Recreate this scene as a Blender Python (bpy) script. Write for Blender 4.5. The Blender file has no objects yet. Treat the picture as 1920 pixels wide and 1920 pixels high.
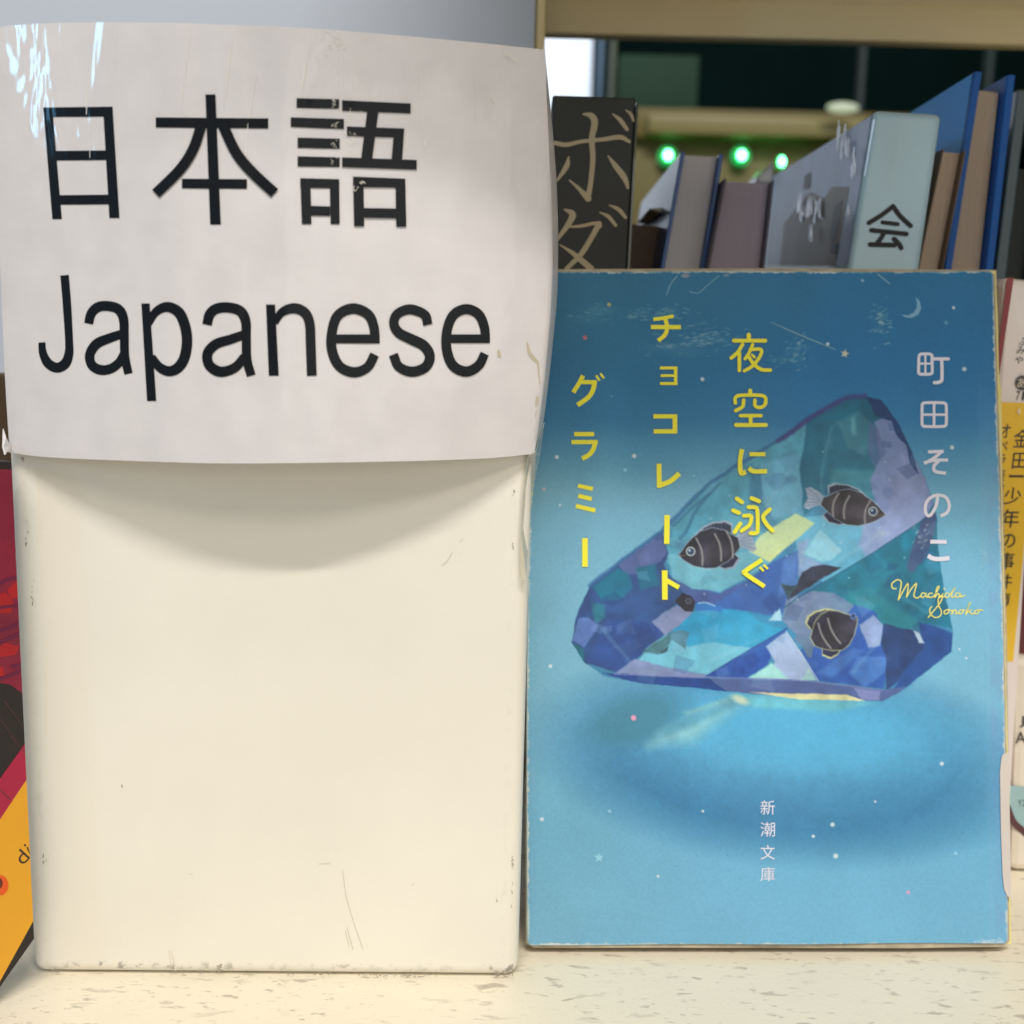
import bpy, bmesh, math, random
import numpy as np
from math import sin, cos, radians, pi, atan2, sqrt, hypot
from mathutils import Vector, Matrix
random.seed(7); rng = np.random.default_rng(11)
S = bpy.context.scene; COL = S.collection

# ------------------------------------------------------------------ camera
F = 1920.0; PITCH = radians(8.4); ROLL = radians(1.4); CH = 0.127
cf = np.array([0, cos(PITCH), -sin(PITCH)]); cu0 = np.array([0, sin(PITCH), cos(PITCH)]); cr0 = np.array([1., 0, 0])
cr = cos(ROLL)*cr0 + sin(ROLL)*cu0; cu = -sin(ROLL)*cr0 + cos(ROLL)*cu0
CP = np.array([0, 0, CH])
cam = bpy.data.cameras.new('camera'); camo = bpy.data.objects.new('camera', cam); COL.objects.link(camo)
M = Matrix(((cr[0], cu[0], -cf[0], 0), (cr[1], cu[1], -cf[1], 0), (cr[2], cu[2], -cf[2], CH), (0, 0, 0, 1)))
camo.matrix_world = M
cam.sensor_width = 36; cam.lens = 36*F/1920; cam.clip_start = 0.01; cam.clip_end = 20
cam.dof.use_dof = True; cam.dof.focus_distance = 0.204; cam.dof.aperture_fstop = 15
S.camera = camo

# ------------------------------------------------------------------ light
S.view_settings.view_transform = 'Standard'; S.view_settings.look = 'None'; S.view_settings.exposure = 0.19
W = bpy.data.worlds.new('World'); S.world = W; W.use_nodes = True
W.node_tree.nodes['Background'].inputs[0].default_value = (0.86, 0.9, 1.0, 1)
W.node_tree.nodes['Background'].inputs[1].default_value = 0.19
def area(name, loc, target, sx, sy, power, col):
    l = bpy.data.lights.new(name, 'AREA'); l.shape = 'RECTANGLE'; l.size = sx; l.size_y = sy; l.energy = power; l.color = col
    o = bpy.data.objects.new(name, l); COL.objects.link(o); o.location = loc
    d = Vector(target) - Vector(loc); o.rotation_euler = d.to_track_quat('-Z', 'Y').to_euler()
    return o
area('ceiling_tube_light', (0.10, -0.95, 2.05), (0, .2, .1), 1.3, 0.07, 35.5, (1.0, 0.955, 0.90))
area('wide_ceiling_light', (0.55, -1.5, 1.75), (0, .2, .1), 1.4, 0.35, 11, (1.0, 0.90, 0.76))
area('window_light', (-1.05, -0.49, 0.47), (-.08, .19, .175), 0.055, 0.17, .9, (0.22, 0.62, 1.0))
area('room_fill_light', (0.7, -2.2, 0.52), (0, .3, .2), 2.6, 0.9, 9, (1.0, 0.93, 0.82))

# ------------------------------------------------------------------ mapping helpers
def ray(x, y): return cf + (x-960)/F*cr - (y-960)/F*cu
def on_y(x, y, Y): d = ray(x, y); return CP + d*(Y/d[1])
def on_z(x, y, z=0.): d = ray(x, y); return CP + d*((z-CH)/d[2])
def on_plane(x, y, p0, n): d = ray(x, y); return CP + d*(((p0-CP)@n)/(d@n))
def srgb(r, g=None, b=None, k=1.0):
    if g is None: r, g, b = r
    def f(c):
        c = c/255.0
        return (c/12.92 if c <= .04045 else ((c+.055)/1.055)**2.4)*k
    return (f(r), f(g), f(b))

# ------------------------------------------------------------------ materials
def mat(name, col, rough=.5, coat=0., coat_rough=.1, bump=0., bscale=300., var=0., vscale=40., spec=.5, emit=None, estr=0., attr=None, stretch=None, detail=4, bdist=.0004):
    m = bpy.data.materials.new(name); m.use_nodes = True; nt = m.node_tree; b = nt.nodes['Principled BSDF']
    b.inputs['Base Color'].default_value = (*col, 1); b.inputs['Roughness'].default_value = rough
    b.inputs['Coat Weight'].default_value = coat; b.inputs['Coat Roughness'].default_value = coat_rough
    b.inputs['Specular IOR Level'].default_value = spec
    tc = nt.nodes.new('ShaderNodeTexCoord'); mp = nt.nodes.new('ShaderNodeMapping'); nt.links.new(tc.outputs['Object'], mp.inputs[0])
    if stretch: mp.inputs['Scale'].default_value = stretch
    src = None
    if attr:
        a = nt.nodes.new('ShaderNodeVertexColor'); a.layer_name = attr; src = a.outputs[0]; nt.links.new(src, b.inputs['Base Color'])
    if var > 0:
        n = nt.nodes.new('ShaderNodeTexNoise'); n.inputs['Scale'].default_value = vscale; n.inputs['Detail'].default_value = detail
        nt.links.new(mp.outputs[0], n.inputs['Vector'])
        r = nt.nodes.new('ShaderNodeMapRange'); r.inputs[1].default_value = .3; r.inputs[2].default_value = .7
        r.inputs[3].default_value = 1-var; r.inputs[4].default_value = 1+var; nt.links.new(n.outputs[0], r.inputs[0])
        mx = nt.nodes.new('ShaderNodeMix'); mx.data_type = 'RGBA'; mx.blend_type = 'MULTIPLY'; mx.inputs[0].default_value = 1
        if src: nt.links.new(src, mx.inputs[6])
        else: mx.inputs[6].default_value = (*col, 1)
        nt.links.new(r.outputs[0], mx.inputs[7]); nt.links.new(mx.outputs[2], b.inputs['Base Color']); src = mx.outputs[2]
    if bump > 0:
        n2 = nt.nodes.new('ShaderNodeTexNoise'); n2.inputs['Scale'].default_value = bscale; n2.inputs['Detail'].default_value = 5
        nt.links.new(mp.outputs[0], n2.inputs['Vector'])
        bp = nt.nodes.new('ShaderNodeBump'); bp.inputs['Strength'].default_value = bump; bp.inputs['Distance'].default_value = bdist
        nt.links.new(n2.outputs[0], bp.inputs['Height']); nt.links.new(bp.outputs[0], b.inputs['Normal']); nt.links.new(bp.outputs[0], b.inputs['Coat Normal'])
    if emit:
        b.inputs['Emission Color'].default_value = (*emit, 1); b.inputs['Emission Strength'].default_value = estr
    m['src'] = 1
    return m
def basecol_link(m):
    b = m.node_tree.nodes['Principled BSDF']; l = b.inputs['Base Color'].links
    return l[0].from_socket if l else None
def speckle(m, stretch, scale, lo, hi, col, amt=.8, mask_scale=14., seed=0.):
    """worn specks: stretched noise thresholded, gathered by a coarse noise"""
    nt = m.node_tree; b = nt.nodes['Principled BSDF']
    tc = nt.nodes.new('ShaderNodeTexCoord'); mp = nt.nodes.new('ShaderNodeMapping'); mp.inputs['Scale'].default_value = stretch; mp.inputs['Location'].default_value = (seed, seed*.7, 0)
    nt.links.new(tc.outputs['Object'], mp.inputs[0])
    n = nt.nodes.new('ShaderNodeTexNoise'); n.inputs['Scale'].default_value = scale; n.inputs['Detail'].default_value = 3; n.inputs['Roughness'].default_value = .6; n.inputs['Distortion'].default_value = .4
    nt.links.new(mp.outputs[0], n.inputs['Vector'])
    r = nt.nodes.new('ShaderNodeMapRange'); r.inputs[1].default_value = lo; r.inputs[2].default_value = hi; nt.links.new(n.outputs[0], r.inputs[0])
    n2 = nt.nodes.new('ShaderNodeTexNoise'); n2.inputs['Scale'].default_value = mask_scale; nt.links.new(tc.outputs['Object'], n2.inputs['Vector'])
    r2 = nt.nodes.new('ShaderNodeMapRange'); r2.inputs[1].default_value = .35; r2.inputs[2].default_value = .6; nt.links.new(n2.outputs[0], r2.inputs[0])
    mu = nt.nodes.new('ShaderNodeMath'); mu.operation = 'MULTIPLY'; nt.links.new(r.outputs[0], mu.inputs[0]); nt.links.new(r2.outputs[0], mu.inputs[1])
    mu2 = nt.nodes.new('ShaderNodeMath'); mu2.operation = 'MULTIPLY'; mu2.inputs[1].default_value = amt; nt.links.new(mu.outputs[0], mu2.inputs[0])
    mx = nt.nodes.new('ShaderNodeMix'); mx.data_type = 'RGBA'; nt.links.new(mu2.outputs[0], mx.inputs[0])
    s = basecol_link(m)
    if s: nt.links.new(s, mx.inputs[6])
    else: mx.inputs[6].default_value = b.inputs['Base Color'].default_value
    mx.inputs[7].default_value = (*col, 1); nt.links.new(mx.outputs[2], b.inputs['Base Color'])
    return mu2, mx

# ------------------------------------------------------------------ object helpers
def link(name, me, m=None, parent=None, kind=None, smooth=False):
    o = bpy.data.objects.new(name, me); COL.objects.link(o)
    if m: me.materials.append(m)
    if parent: o.parent = parent
    if kind: o['kind'] = kind
    if smooth:
        for p in me.polygons: p.use_smooth = True
    return o
def mesh(name, v, f): me = bpy.data.meshes.new(name); me.from_pydata([tuple(map(float, q)) for q in v], [], f); me.update(); return me
def thing(name, label, cat, group=None, loc=(0, 0, 0)):
    o = bpy.data.objects.new(name, None); COL.objects.link(o); o.empty_display_size = .01; o.location = (0, 0, 0)
    o['label'] = label; o['category'] = cat
    if group: o['group'] = group
    return o
def tag(o, label, cat, group=None):
    o['label'] = label; o['category'] = cat
    if group: o['group'] = group
    return o
def box(name, lo, hi, m, parent=None, bev=0., kind=None, seg=3):
    bm = bmesh.new(); bmesh.ops.create_cube(bm, size=1)
    for v in bm.verts: v.co = Vector([lo[i] + (v.co[i]+.5)*(hi[i]-lo[i]) for i in range(3)])
    if bev: bmesh.ops.bevel(bm, geom=bm.edges[:], offset=bev, segments=seg, profile=.5, affect='EDGES')
    me = bpy.data.meshes.new(name); bm.to_mesh(me); bm.free()
    o = link(name, me, m, parent, kind)
    if bev:
        for p in me.polygons: p.use_smooth = len(p.vertices) == 4 and p.area < (hi[0]-lo[0])*(hi[2]-lo[2])*.5
        try: me.set_sharp_from_angle(angle=radians(40))
        except Exception: pass
    return o
def hexa(name, front, back, m, parent=None, bev=0.0, seg=2):
    """front: 4 points (bl, br, tr, tl); back: the same four behind"""
    v = [*front, *back]; f = [(0, 1, 2, 3), (7, 6, 5, 4), (0, 4, 5, 1), (1, 5, 6, 2), (2, 6, 7, 3), (3, 7, 4, 0)]
    me = mesh(name, v, f)
    if bev:
        bm = bmesh.new(); bm.from_mesh(me); bmesh.ops.bevel(bm, geom=bm.edges[:], offset=bev, segments=seg, profile=.5, affect='EDGES'); bmesh.ops.recalc_face_normals(bm, faces=bm.faces); bm.to_mesh(me); bm.free()
    return link(name, me, m, parent)
def catmull(pts, n=6):
    P = [np.array(p, float) for p in pts]
    if len(P) < 3: return P
    out = []; Q = [2*P[0]-P[1]] + P + [2*P[-1]-P[-2]]
    for i in range(1, len(Q)-2):
        p0, p1, p2, p3 = Q[i-1:i+3]
        for k in range(n):
            t = k/n; out.append(.5*((2*p1)+(-p0+p2)*t+(2*p0-5*p1+4*p2-p3)*t*t+(-p0+3*p1-3*p2+p3)*t**3))
    out.append(P[-1]); return out
def stroke_poly(pts, w, curve=True, cap='butt', n=6):
    """pts in px: (x,y[,w]); returns quads strips as (verts2d, faces)"""
    P = [(*p, w) if len(p) == 2 else p for p in pts]
    P = catmull(P, n) if curve and len(P) > 2 else [np.array(p, float) for p in P]
    v = []; f = []; m = len(P)
    for i, p in enumerate(P):
        a = P[max(0, i-1)]; b = P[min(m-1, i+1)]; d = np.array([b[0]-a[0], b[1]-a[1]]); L = hypot(*d) or 1; d /= L
        nn = np.array([-d[1], d[0]])*p[2]/2; k = 1.0
        if 0 < i < m-1:
            d1 = np.array(P[i][:2])-np.array(P[i-1][:2]); d1 /= (hypot(*d1) or 1); c = abs(d1@d); k = 1/max(c, .6)
        v += [p[:2]+nn*k, p[:2]-nn*k]
    for i in range(m-1): f.append((2*i, 2*i+1, 2*i+3, 2*i+2))
    if cap == 'round':
        for idx, sgn in ((0, -1), (m-1, 1)):
            p = P[idx]; q = P[1] if idx == 0 else P[m-2]; d = (np.array(p[:2])-np.array(q[:2])); d /= (hypot(*d) or 1); r = p[2]/2
            c = len(v); nn = np.array([-d[1], d[0]])
            ring = [p[:2] + r*(cos(t)*nn+sin(t)*d) for t in np.linspace(0, pi, 7)]
            v += ring; f.append(tuple(range(c, c+7)))
    return v, f
class Ink:
    """collects flat print in photo px and lays it on a surface; each stroke sits a hair above the last"""
    def __init__(s): s.v = []; s.f = []; s.k = 0
    def add(s, v, f, o=(0, 0), sc=1.0):
        b = len(s.v); s.v += [(o[0]+p[0]/sc, o[1]+p[1]/sc, s.k) for p in v]; s.f += [tuple(b+i for i in q) for q in f]; s.k += 1
    def quad(s, q, o=(0, 0), sc=1.0): s.add(q, [tuple(range(len(q)))], o, sc)
    def st(s, pts, w, o=(0, 0), sc=1.0, curve=True, cap='butt'): v, f = stroke_poly(pts, w, curve, cap); s.add(v, f, o, sc)
    def build(s, name, fn, m, parent, step=None, kind=None):
        bm = bmesh.new(); vs = [bm.verts.new((x, y, k)) for x, y, k in s.v]
        for q in s.f:
            try: bm.faces.new([vs[i] for i in q])
            except Exception: pass
        if step:
            xs = [v[0] for v in s.v]; ys = [v[1] for v in s.v]
            for ax, (lo, hi) in ((0, (min(xs), max(xs))), (1, (min(ys), max(ys)))):
                t = lo+step
                while t < hi:
                    co = [0, 0, 0]; no = [0, 0, 0]; co[ax] = t; no[ax] = 1
                    bmesh.ops.bisect_plane(bm, geom=bm.verts[:]+bm.edges[:]+bm.faces[:], plane_co=co, plane_no=no, dist=1e-4); t += step
        for v in bm.verts: v.co = Vector(fn(v.co.x, v.co.y, v.co.z))
        bmesh.ops.recalc_face_normals(bm, faces=bm.faces)
        for f in bm.faces:
            c = f.calc_center_median()
            if f.normal.dot(Vector(CP)-c) < 0: f.normal_flip()
        me = bpy.data.meshes.new(name); bm.to_mesh(me); bm.free()
        return link(name, me, m, parent, kind)
def glyph(txt):
    """outline of printed characters from Blender's built-in font as (verts, faces) scaled to a unit box"""
    cu_ = bpy.data.curves.new('t', 'FONT'); cu_.body = txt; cu_.size = 1; cu_.resolution_u = 3
    ob = bpy.data.objects.new('t', cu_); COL.objects.link(ob)
    dg = bpy.context.evaluated_depsgraph_get(); dg.update()
    me = ob.evaluated_get(dg).to_mesh(); v = np.array([q.co[:2] for q in me.vertices]); f = [tuple(p.vertices) for p in me.polygons]
    ob.evaluated_get(dg).to_mesh_clear(); bpy.data.objects.remove(ob); bpy.data.curves.remove(cu_)
    if len(v) == 0: return [], []
    return v, f
def glyph_px(ink, txt, cx, cy, w, h, rot=0, shear=0):
    v, f = glyph(txt)
    if len(v) == 0: return
    lo = v.min(0); hi = v.max(0); c = (lo+hi)/2; out = []
    for p in v:
        x = (p[0]-c[0])/(hi[0]-lo[0]+1e-9)*w; y = -(p[1]-c[1])/(hi[1]-lo[1]+1e-9)*h; x += shear*y
        out.append((cx+x*cos(rot)-y*sin(rot), cy+x*sin(rot)+y*cos(rot)))
    ink.add(out, f)

# ------------------------------------------------------------------ setting
m_shelf = mat('cream_enamel', srgb(238, 229, 206, k=.94), .38, bump=.25, bscale=900, var=.03, vscale=25)
speckle(m_shelf, (1, 3.0, 1), 130, .59, .67, srgb(170, 160, 141), .7, 40)
speckle(m_shelf, (1, 3.2, 1), 250, .61, .68, srgb(146, 134, 116), .65, 60, 3.)
sh = box('shelf_board', (-.42, -.02, -.018), (.45, .372, 0), m_shelf, None, .0015, 'structure')
m_beam = mat('cream_enamel_plain', srgb(224, 206, 158), .45, var=.04, vscale=12)
# upper shelf: board with a rear lip
box('upper_shelf_board', (-.022, .103, .300), (.45, .372, .316), m_beam, None, .001, 'structure')
XB = float(on_y(1021, 50, .352)[0])
box('upper_shelf_beam', (XB, .358, .2446), (.45, .372, .2998), m_beam, None, .0008, 'structure')
lip = box('upper_shelf_lip', (XB, .352, .2325), (.45, .358, .2443), m_beam, None, .0008, 'structure')
m_panel = mat('pale_grey_panel', srgb(186, 194, 206), .5, var=.02, vscale=8)
post = thing('upright_panel', 'pale blue grey upright panel with a cream edge strip, rising behind the white sign block', 'panel')
pr = on_y(1004, 40, .30)
box('panel', (-.30, .30, .0), (pr[0], .312, .34), m_panel, post, .0008)
pr2 = on_y(1022, 60, .302)
box('edge_strip', (pr[0]+.0001, .301, .0), (pr2[0], .325, .2443), m_beam, post, .0008)

# ------------------------------------------------------------------ far side of the rack
YF = 1.05
m_dark = mat('dark_wall', (.003, .012, .011), .9, var=.3, vscale=3, spec=.03)
def farbox(name, px0, py0, px1, py1, Y, D, m, parent=None, kind=None, bev=.002):
    a = on_y(px0, py1, Y); b = on_y(px1, py0, Y)
    return box(name, (a[0], Y, a[2]), (b[0], Y+D, b[2]), m, parent, bev, kind)
box('far_wall', (-2.2, 2.2, -.9), (3.2, 2.25, 2.4), m_dark, None, 0, 'structure')
box('floor', (-2.2, -2.6, -.92), (3.2, 2.2, -.9), mat('dull_carpet', (.05, .05, .048), .9, bump=.5, bscale=60), None, 0, 'structure')
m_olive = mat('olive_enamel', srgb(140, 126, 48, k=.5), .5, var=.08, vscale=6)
fr = thing('far_rack', 'olive cream metal rack standing in the dark aisle behind the green lamps', 'rack')
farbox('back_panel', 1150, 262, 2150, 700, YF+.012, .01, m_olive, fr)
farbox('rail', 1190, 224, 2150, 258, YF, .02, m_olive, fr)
farbox('rail_highlight', 1215, 236, 2150, 250, YF-.012, .01, mat('olive_lit', srgb(176, 166, 96, k=.5), .35), fr)  # highlight along the rail, put in as a strip of paler olive
m_tealg = mat('dark_teal_panel', srgb(52, 76, 62), .8, spec=.1, var=.1, vscale=5)
t = tag(farbox('dark_screen', 1158, 104, 1312, 206, YF+.05, .02, m_tealg), 'dark grey green screen in the gap under the upper shelf', 'screen')
ps = thing('far_window', 'bright bluish white window pane beside the white sign block', 'window')
m_win = mat('daylight_pane', (.5, .56, .62), .4, emit=srgb(205, 218, 236), estr=.80)
farbox('pane', 100, 60, 1112, 420, 1.20, .01, m_win, ps)  # pane widened unseen to the left so the pale blue cover mirrors it
farbox('frame', 1113, 60, 1133, 420, 1.19, .03, mat('window_frame', srgb(110, 140, 165), .4), ps)
t = tag(farbox('green_post', 1137, 60, 1157, 420, 1.12, .03, mat('green_grey_post', srgb(120, 135, 105, k=.6), .5)), 'narrow greenish post right of the bright window pane', 'post')
for (x0, x1, lab) in ((1612, 1622, 'thin dark rail upright above the pale blue spine'), (1850, 1862, 'thin teal rail upright above the tall blue covers')):
    tag(farbox('rail_upright', x0, 60, x1, 222, YF+.03, .01, mat('teal_upright', srgb(24, 48, 50), .5)), lab, 'post')
# far reflections and books
def ellipsoid(name, c, r, m, parent=None, seg=20):
    bm = bmesh.new(); bmesh.ops.create_uvsphere(bm, u_segments=seg, v_segments=seg//2, radius=1)
    for v in bm.verts: v.co = Vector((c[0]+v.co.x*r[0], c[1]+v.co.y*r[1], c[2]+v.co.z*r[2]))
    me = bpy.data.meshes.new(name); bm.to_mesh(me); bm.free(); return link(name, me, m, parent, smooth=True)
c = on_y(1580, 202, 1.02)
tag(ellipsoid('round_lamp', c, (.0155, .006, .0048), mat('lamp_glass', (.3, .32, .28), .4, emit=srgb(190, 205, 170), estr=.62)), 'pale oval lamp glowing in the dark above the pale blue spine', 'lamp')
for i, (x, y, lab) in enumerate(((1253, 291, 'green indicator light left of the grey book with blue covers'), (1391, 291, 'green indicator light over the squat mauve page block'), (1466, 303, 'slim green bulb made for an indicator light reflection beside the pale blue cover'))):  # third entry is a reflection made as its own glowing bulb
    L = thing('indicator_light', lab, 'light', 'green indicator lights on the far rack')
    c = on_y(x, y, YF-.004)
    ellipsoid('bulb', c, (.003 if i < 2 else .0018, .003, .0037), mat('green_led', (.1, .8, .3), .3, emit=(.12, 1.0, .34), estr=26), L)
    ellipsoid('lens', (c[0], c[1]+.006, c[2]), (.0095 if i < 2 else .004, .004, .0095 if i < 2 else .007), mat('led_halo', (.03, .3, .08), .5, emit=(.0, .30, .07), estr=.8), L)  # green halo around the bulb, made as a faintly glowing ellipsoid

# ------------------------------------------------------------------ the sign block
bl = on_z(66, 1829); br = on_z(972, 1836)
bl0 = bl.copy(); bl = bl - np.array([.0009, 0, 0])
yaw = atan2(br[1]-bl[1], br[0]-bl[0])
m_block = mat('cream_white_plastic', srgb(236, 232, 220, k=1.0), .45, coat=.2, coat_rough=.3, bump=.14, bscale=700, var=.035, vscale=22, bdist=.0002)
mu, mx = speckle(m_block, (1.4, 1, 1.), 330, .52, .64, srgb(104, 94, 88), .7, 90)
# rub marks only close to the rims
nt = m_block.node_tree
sgn = thing('sign_block', 'upright cream white plastic block wearing a curved paper sign that reads Japanese', 'sign')
BW = sqrt((br[0]-bl[0])**2+(br[1]-bl[1])**2); BH = .1805; BD = .03
bb = box('block', (0, 0, 0), (BW, BD, BH), m_block, sgn, .0028, None, 5)
bb.location = (bl[0], bl[1], 0.0001); bb.rotation_euler = (0, 0, yaw)
tc = nt.nodes.new('ShaderNodeTexCoord'); sx = nt.nodes.new('ShaderNodeSeparateXYZ'); nt.links.new(tc.outputs['Object'], sx.inputs[0])
def band(sock, c, w):
    a = nt.nodes.new('ShaderNodeMath'); a.operation = 'SUBTRACT'; nt.links.new(sock, a.inputs[0]); a.inputs[1].default_value = c
    b = nt.nodes.new('ShaderNodeMath'); b.operation = 'ABSOLUTE'; nt.links.new(a.outputs[0], b.inputs[0])
    r = nt.nodes.new('ShaderNodeMapRange'); r.inputs[1].default_value = w*.4; r.inputs[2].default_value = w; r.inputs[3].default_value = 1; r.inputs[4].default_value = 0
    nt.links.new(b.outputs[0], r.inputs[0]); return r.outputs[0]
def mx2(a, b):
    q = nt.nodes.new('ShaderNodeMath'); q.operation = 'MAXIMUM'; nt.links.new(a, q.inputs[0])
    nt.links.new(b, q.inputs[1]); return q.outputs[0]
def scl(a, k):
    q = nt.nodes.new('ShaderNodeMath'); q.operation = 'MULTIPLY'; nt.links.new(a, q.inputs[0]); q.inputs[1].default_value = k; return q.outputs[0]
rim = mx2(band(sx.outputs[2], .0022, .0012), scl(mx2(band(sx.outputs[0], .0034, .0012), band(sx.outputs[0], BW-.0034, .0008)), .1))
fin = nt.nodes.new('ShaderNodeMath'); fin.operation = 'MULTIPLY'; nt.links.new(mu.outputs[0], fin.inputs[0]); nt.links.new(rim, fin.inputs[1]); nt.links.new(fin.outputs[0], mx.inputs[0])
bn = np.array([-sin(yaw), cos(yaw), 0.])   # into the shelf
def front(x, y, off=0.): return on_plane(x, y, bl - bn*off, bn)
# fine scratches on the face
m_scr = mat('scratch', srgb(208, 201, 187), .6); m_smudge = mat('smudge', srgb(152, 142, 132), .7)
ik = Ink()
o3 = (600, 1600); s3 = 2.743
ik.st([(115, 85), (135, 220), (165, 330), (195, 420), (222, 495)], 3.2, o3, s3); ik.st([(138, 380), (155, 440), (170, 497)], 3.5, o3, s3)
ik.st([(130, 400), (142, 450), (152, 480)], 3, o3, s3); ik.st([(480, 150), (478, 160), (468, 166)], 3, o3, s3)
ik.st([(848, 1035), (838, 1052), (828, 1060)], 1.0); ik.st([(868, 1010), (862, 1016)], 1.)
o4 = (0, 1600)
for a in ([(868, 500), (885, 605)], [(880, 500), (905, 605)], [(895, 560), (900, 608)], [(972, 108), (992, 107)], [(1640, 55), (1700, 50)]): ik.st(a, 2.6, o4, s3)
ik.build('scratch_marks', lambda x, y, k: front(x, y, .00012+k*.000006), m_scr, bb); bpy.data.objects['scratch_marks'].parent = sgn; bpy.data.objects['scratch_marks']['kind'] = 'stuff'
ik = Ink()
for cx, cy, w, h, n in ((105, 1821, 18, 5, 9), (325, 1818, 24, 8, 12), (412, 1817, 12, 9, 10), (390, 1822, 40, 3, 10), (540, 1826, 20, 4, 8), (600, 1826, 26, 5, 14), (690, 1827, 22, 5, 12), (770, 1829, 40, 4, 22), (940, 1827, 16, 9, 22), (955, 1822, 8, 10, 10), (61, 1110, 3, 22, 6), (50, 1000, 3, 30, 5), (82, 1610, 4, 20, 5), (963, 905, 1.5, 40, 4), (962, 1030, 1.5, 30, 4), (961, 1640, 2, 60, 9), (230, 1474, 3, 3, 2), (932, 1690, 2, 2, 2), (41, 858, 5, 5, 5)):
    for _ in range(n):
        x = cx+rng.normal()*w*.5; y = cy+rng.normal()*h*.4; a = rng.normal()*.3 + (0 if w > h else pi/2); L = rng.uniform(1.0, 4.5)
        ik.st([(x-L*cos(a), y-L*sin(a)), (x+L*cos(a), y+L*sin(a))], rng.uniform(.5, 1.7))
ik.build('rub_marks', lambda x, y, k: front(x, y, .00010+k*.0000006), m_smudge, sgn)['kind'] = 'stuff'

# ---- the curved paper sign: everything is laid out in photo px and given a real bulge
def curve(pts):
    P = np.array(catmull(pts, 10)); 
    def f(t):
        s = np.concatenate([[0], np.cumsum(np.hypot(*np.diff(P, axis=0).T))]); s /= s[-1]
        return np.array([np.interp(t, s, P[:, 0]), np.interp(t, s, P[:, 1])])
    return f
LT = curve([(-30, 56), (0, 50), (60, 45), (200, 41.5), (350, 44), (560, 52), (800, 71), (1021, 93)])
LB = curve([(18, 849), (100, 858), (300, 866), (450, 869), (700, 866), (900, 860), (1002, 851)])
LL = curve([(-30, 56), (-14, 300), (0, 500), (9, 700), (18, 849)])
LR = curve([(1021, 93), (1031, 330), (1034, 520), (1021, 700), (1002, 851)])
def bulge(a, b):
    a = min(max(a, 0), 1); s = max(sin(pi*a), 0)**.85
    e = .0008 + s*(.0106 + .0018*b)
    # slack paper: gentle vertical buckles
    e += .00022*sin(a*23+1)*sin(pi*a)*(1-.4*b) + .00012*sin(a*61+b*2.)*sin(pi*a)
    return e
NA, NB = 120, 60
G = np.zeros((NB+1, NA+1, 2))
p00, p10, p01, p11 = LT(0), LT(1), LB(0), LB(1)
for j in range(NB+1):
    for i in range(NA+1):
        a = i/NA; b = j/NB
        G[j, i] = (1-b)*LT(a)+b*LB(a)+(1-a)*LL(b)+a*LR(b)-((1-a)*(1-b)*p00+a*(1-b)*p10+(1-a)*b*p01+a*b*p11)
def ab_of(x, y):
    a = min(max((x-0)/1025, 0), 1); b = min(max((y-60)/800, 0), 1)
    for _ in range(6):
        i = min(int(a*NA), NA-1); j = min(int(b*NB), NB-1); u = a*NA-i; v = b*NB-j
        q = (1-u)*(1-v)*G[j, i]+u*(1-v)*G[j, i+1]+(1-u)*v*G[j+1, i]+u*v*G[j+1, i+1]
        a = min(max(a+(x-q[0])/1025, 0), 1); b = min(max(b+(y-q[1])/800, 0), 1)
    return a, b
def label_pt(x, y, off=0.):
    a, b = ab_of(x, y); return front(x, y, bulge(a, b)+off)
verts = []; faces = []
NS = 14
def SR(b):   # silhouette of the side return
    return curve([(1022, 96), (1043, 330), (1046, 520), (1036, 650), (1019, 790), (1004, 850)])(b)
for j in range(NB+1):
    b = j/NB
    for i in range(NA+1): verts.append(front(*G[j, i], bulge(i/NA, b)))
    R = G[j, NA]; s_ = SR(b)
    for k in range(1, NS+1):
        t = k/NS; x = R[0]+(s_[0]-R[0])*sin(min(pi*t*.85, pi)) ; verts.append(front(x, R[1]+(s_[1]-R[1])*min(1, t*2), .0008-.026*t))
NW = NA+NS+1
for j in range(NB):
    for i in range(NW-1): faces.append((j*NW+i, (j+1)*NW+i, (j+1)*NW+i+1, j*NW+i+1))
m_paper = mat('laminated_paper', srgb(219, 216, 217), .55, coat=.5, coat_rough=.055, spec=.3, bump=.45, bscale=420, var=.04, vscale=150, bdist=.00012, detail=8)
def wrinkle(m, strength, amt):
    nt = m.node_tree; b = nt.nodes['Principled BSDF']
    tc = nt.nodes.new('ShaderNodeTexCoord'); mp = nt.nodes.new('ShaderNodeMapping'); mp.inputs['Scale'].default_value = (1, 1, .28); nt.links.new(tc.outputs['Object'], mp.inputs[0])
    n = nt.nodes.new('ShaderNodeTexNoise'); n.inputs['Scale'].default_value = 95; n.inputs['Detail'].default_value = 3; n.inputs['Distortion'].default_value = .8; nt.links.new(mp.outputs[0], n.inputs['Vector'])
    bp = nt.nodes.new('ShaderNodeBump'); bp.inputs['Strength'].default_value = strength; bp.inputs['Distance'].default_value = amt
    nt.links.new(n.outputs[0], bp.inputs['Height']); nt.links.new(bp.outputs[0], b.inputs['Coat Normal'])
wrinkle(m_paper, 1.0, .00055)
me = mesh('paper_sign', verts, faces)
lab = link('paper_sign', me, m_paper, sgn, smooth=True)
md = lab.modifiers.new('t', 'SOLIDIFY'); md.thickness = .0002; md.offset = -1; es = lab.modifiers.new('e', 'EDGE_SPLIT'); es.split_angle = radians(50)
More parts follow.
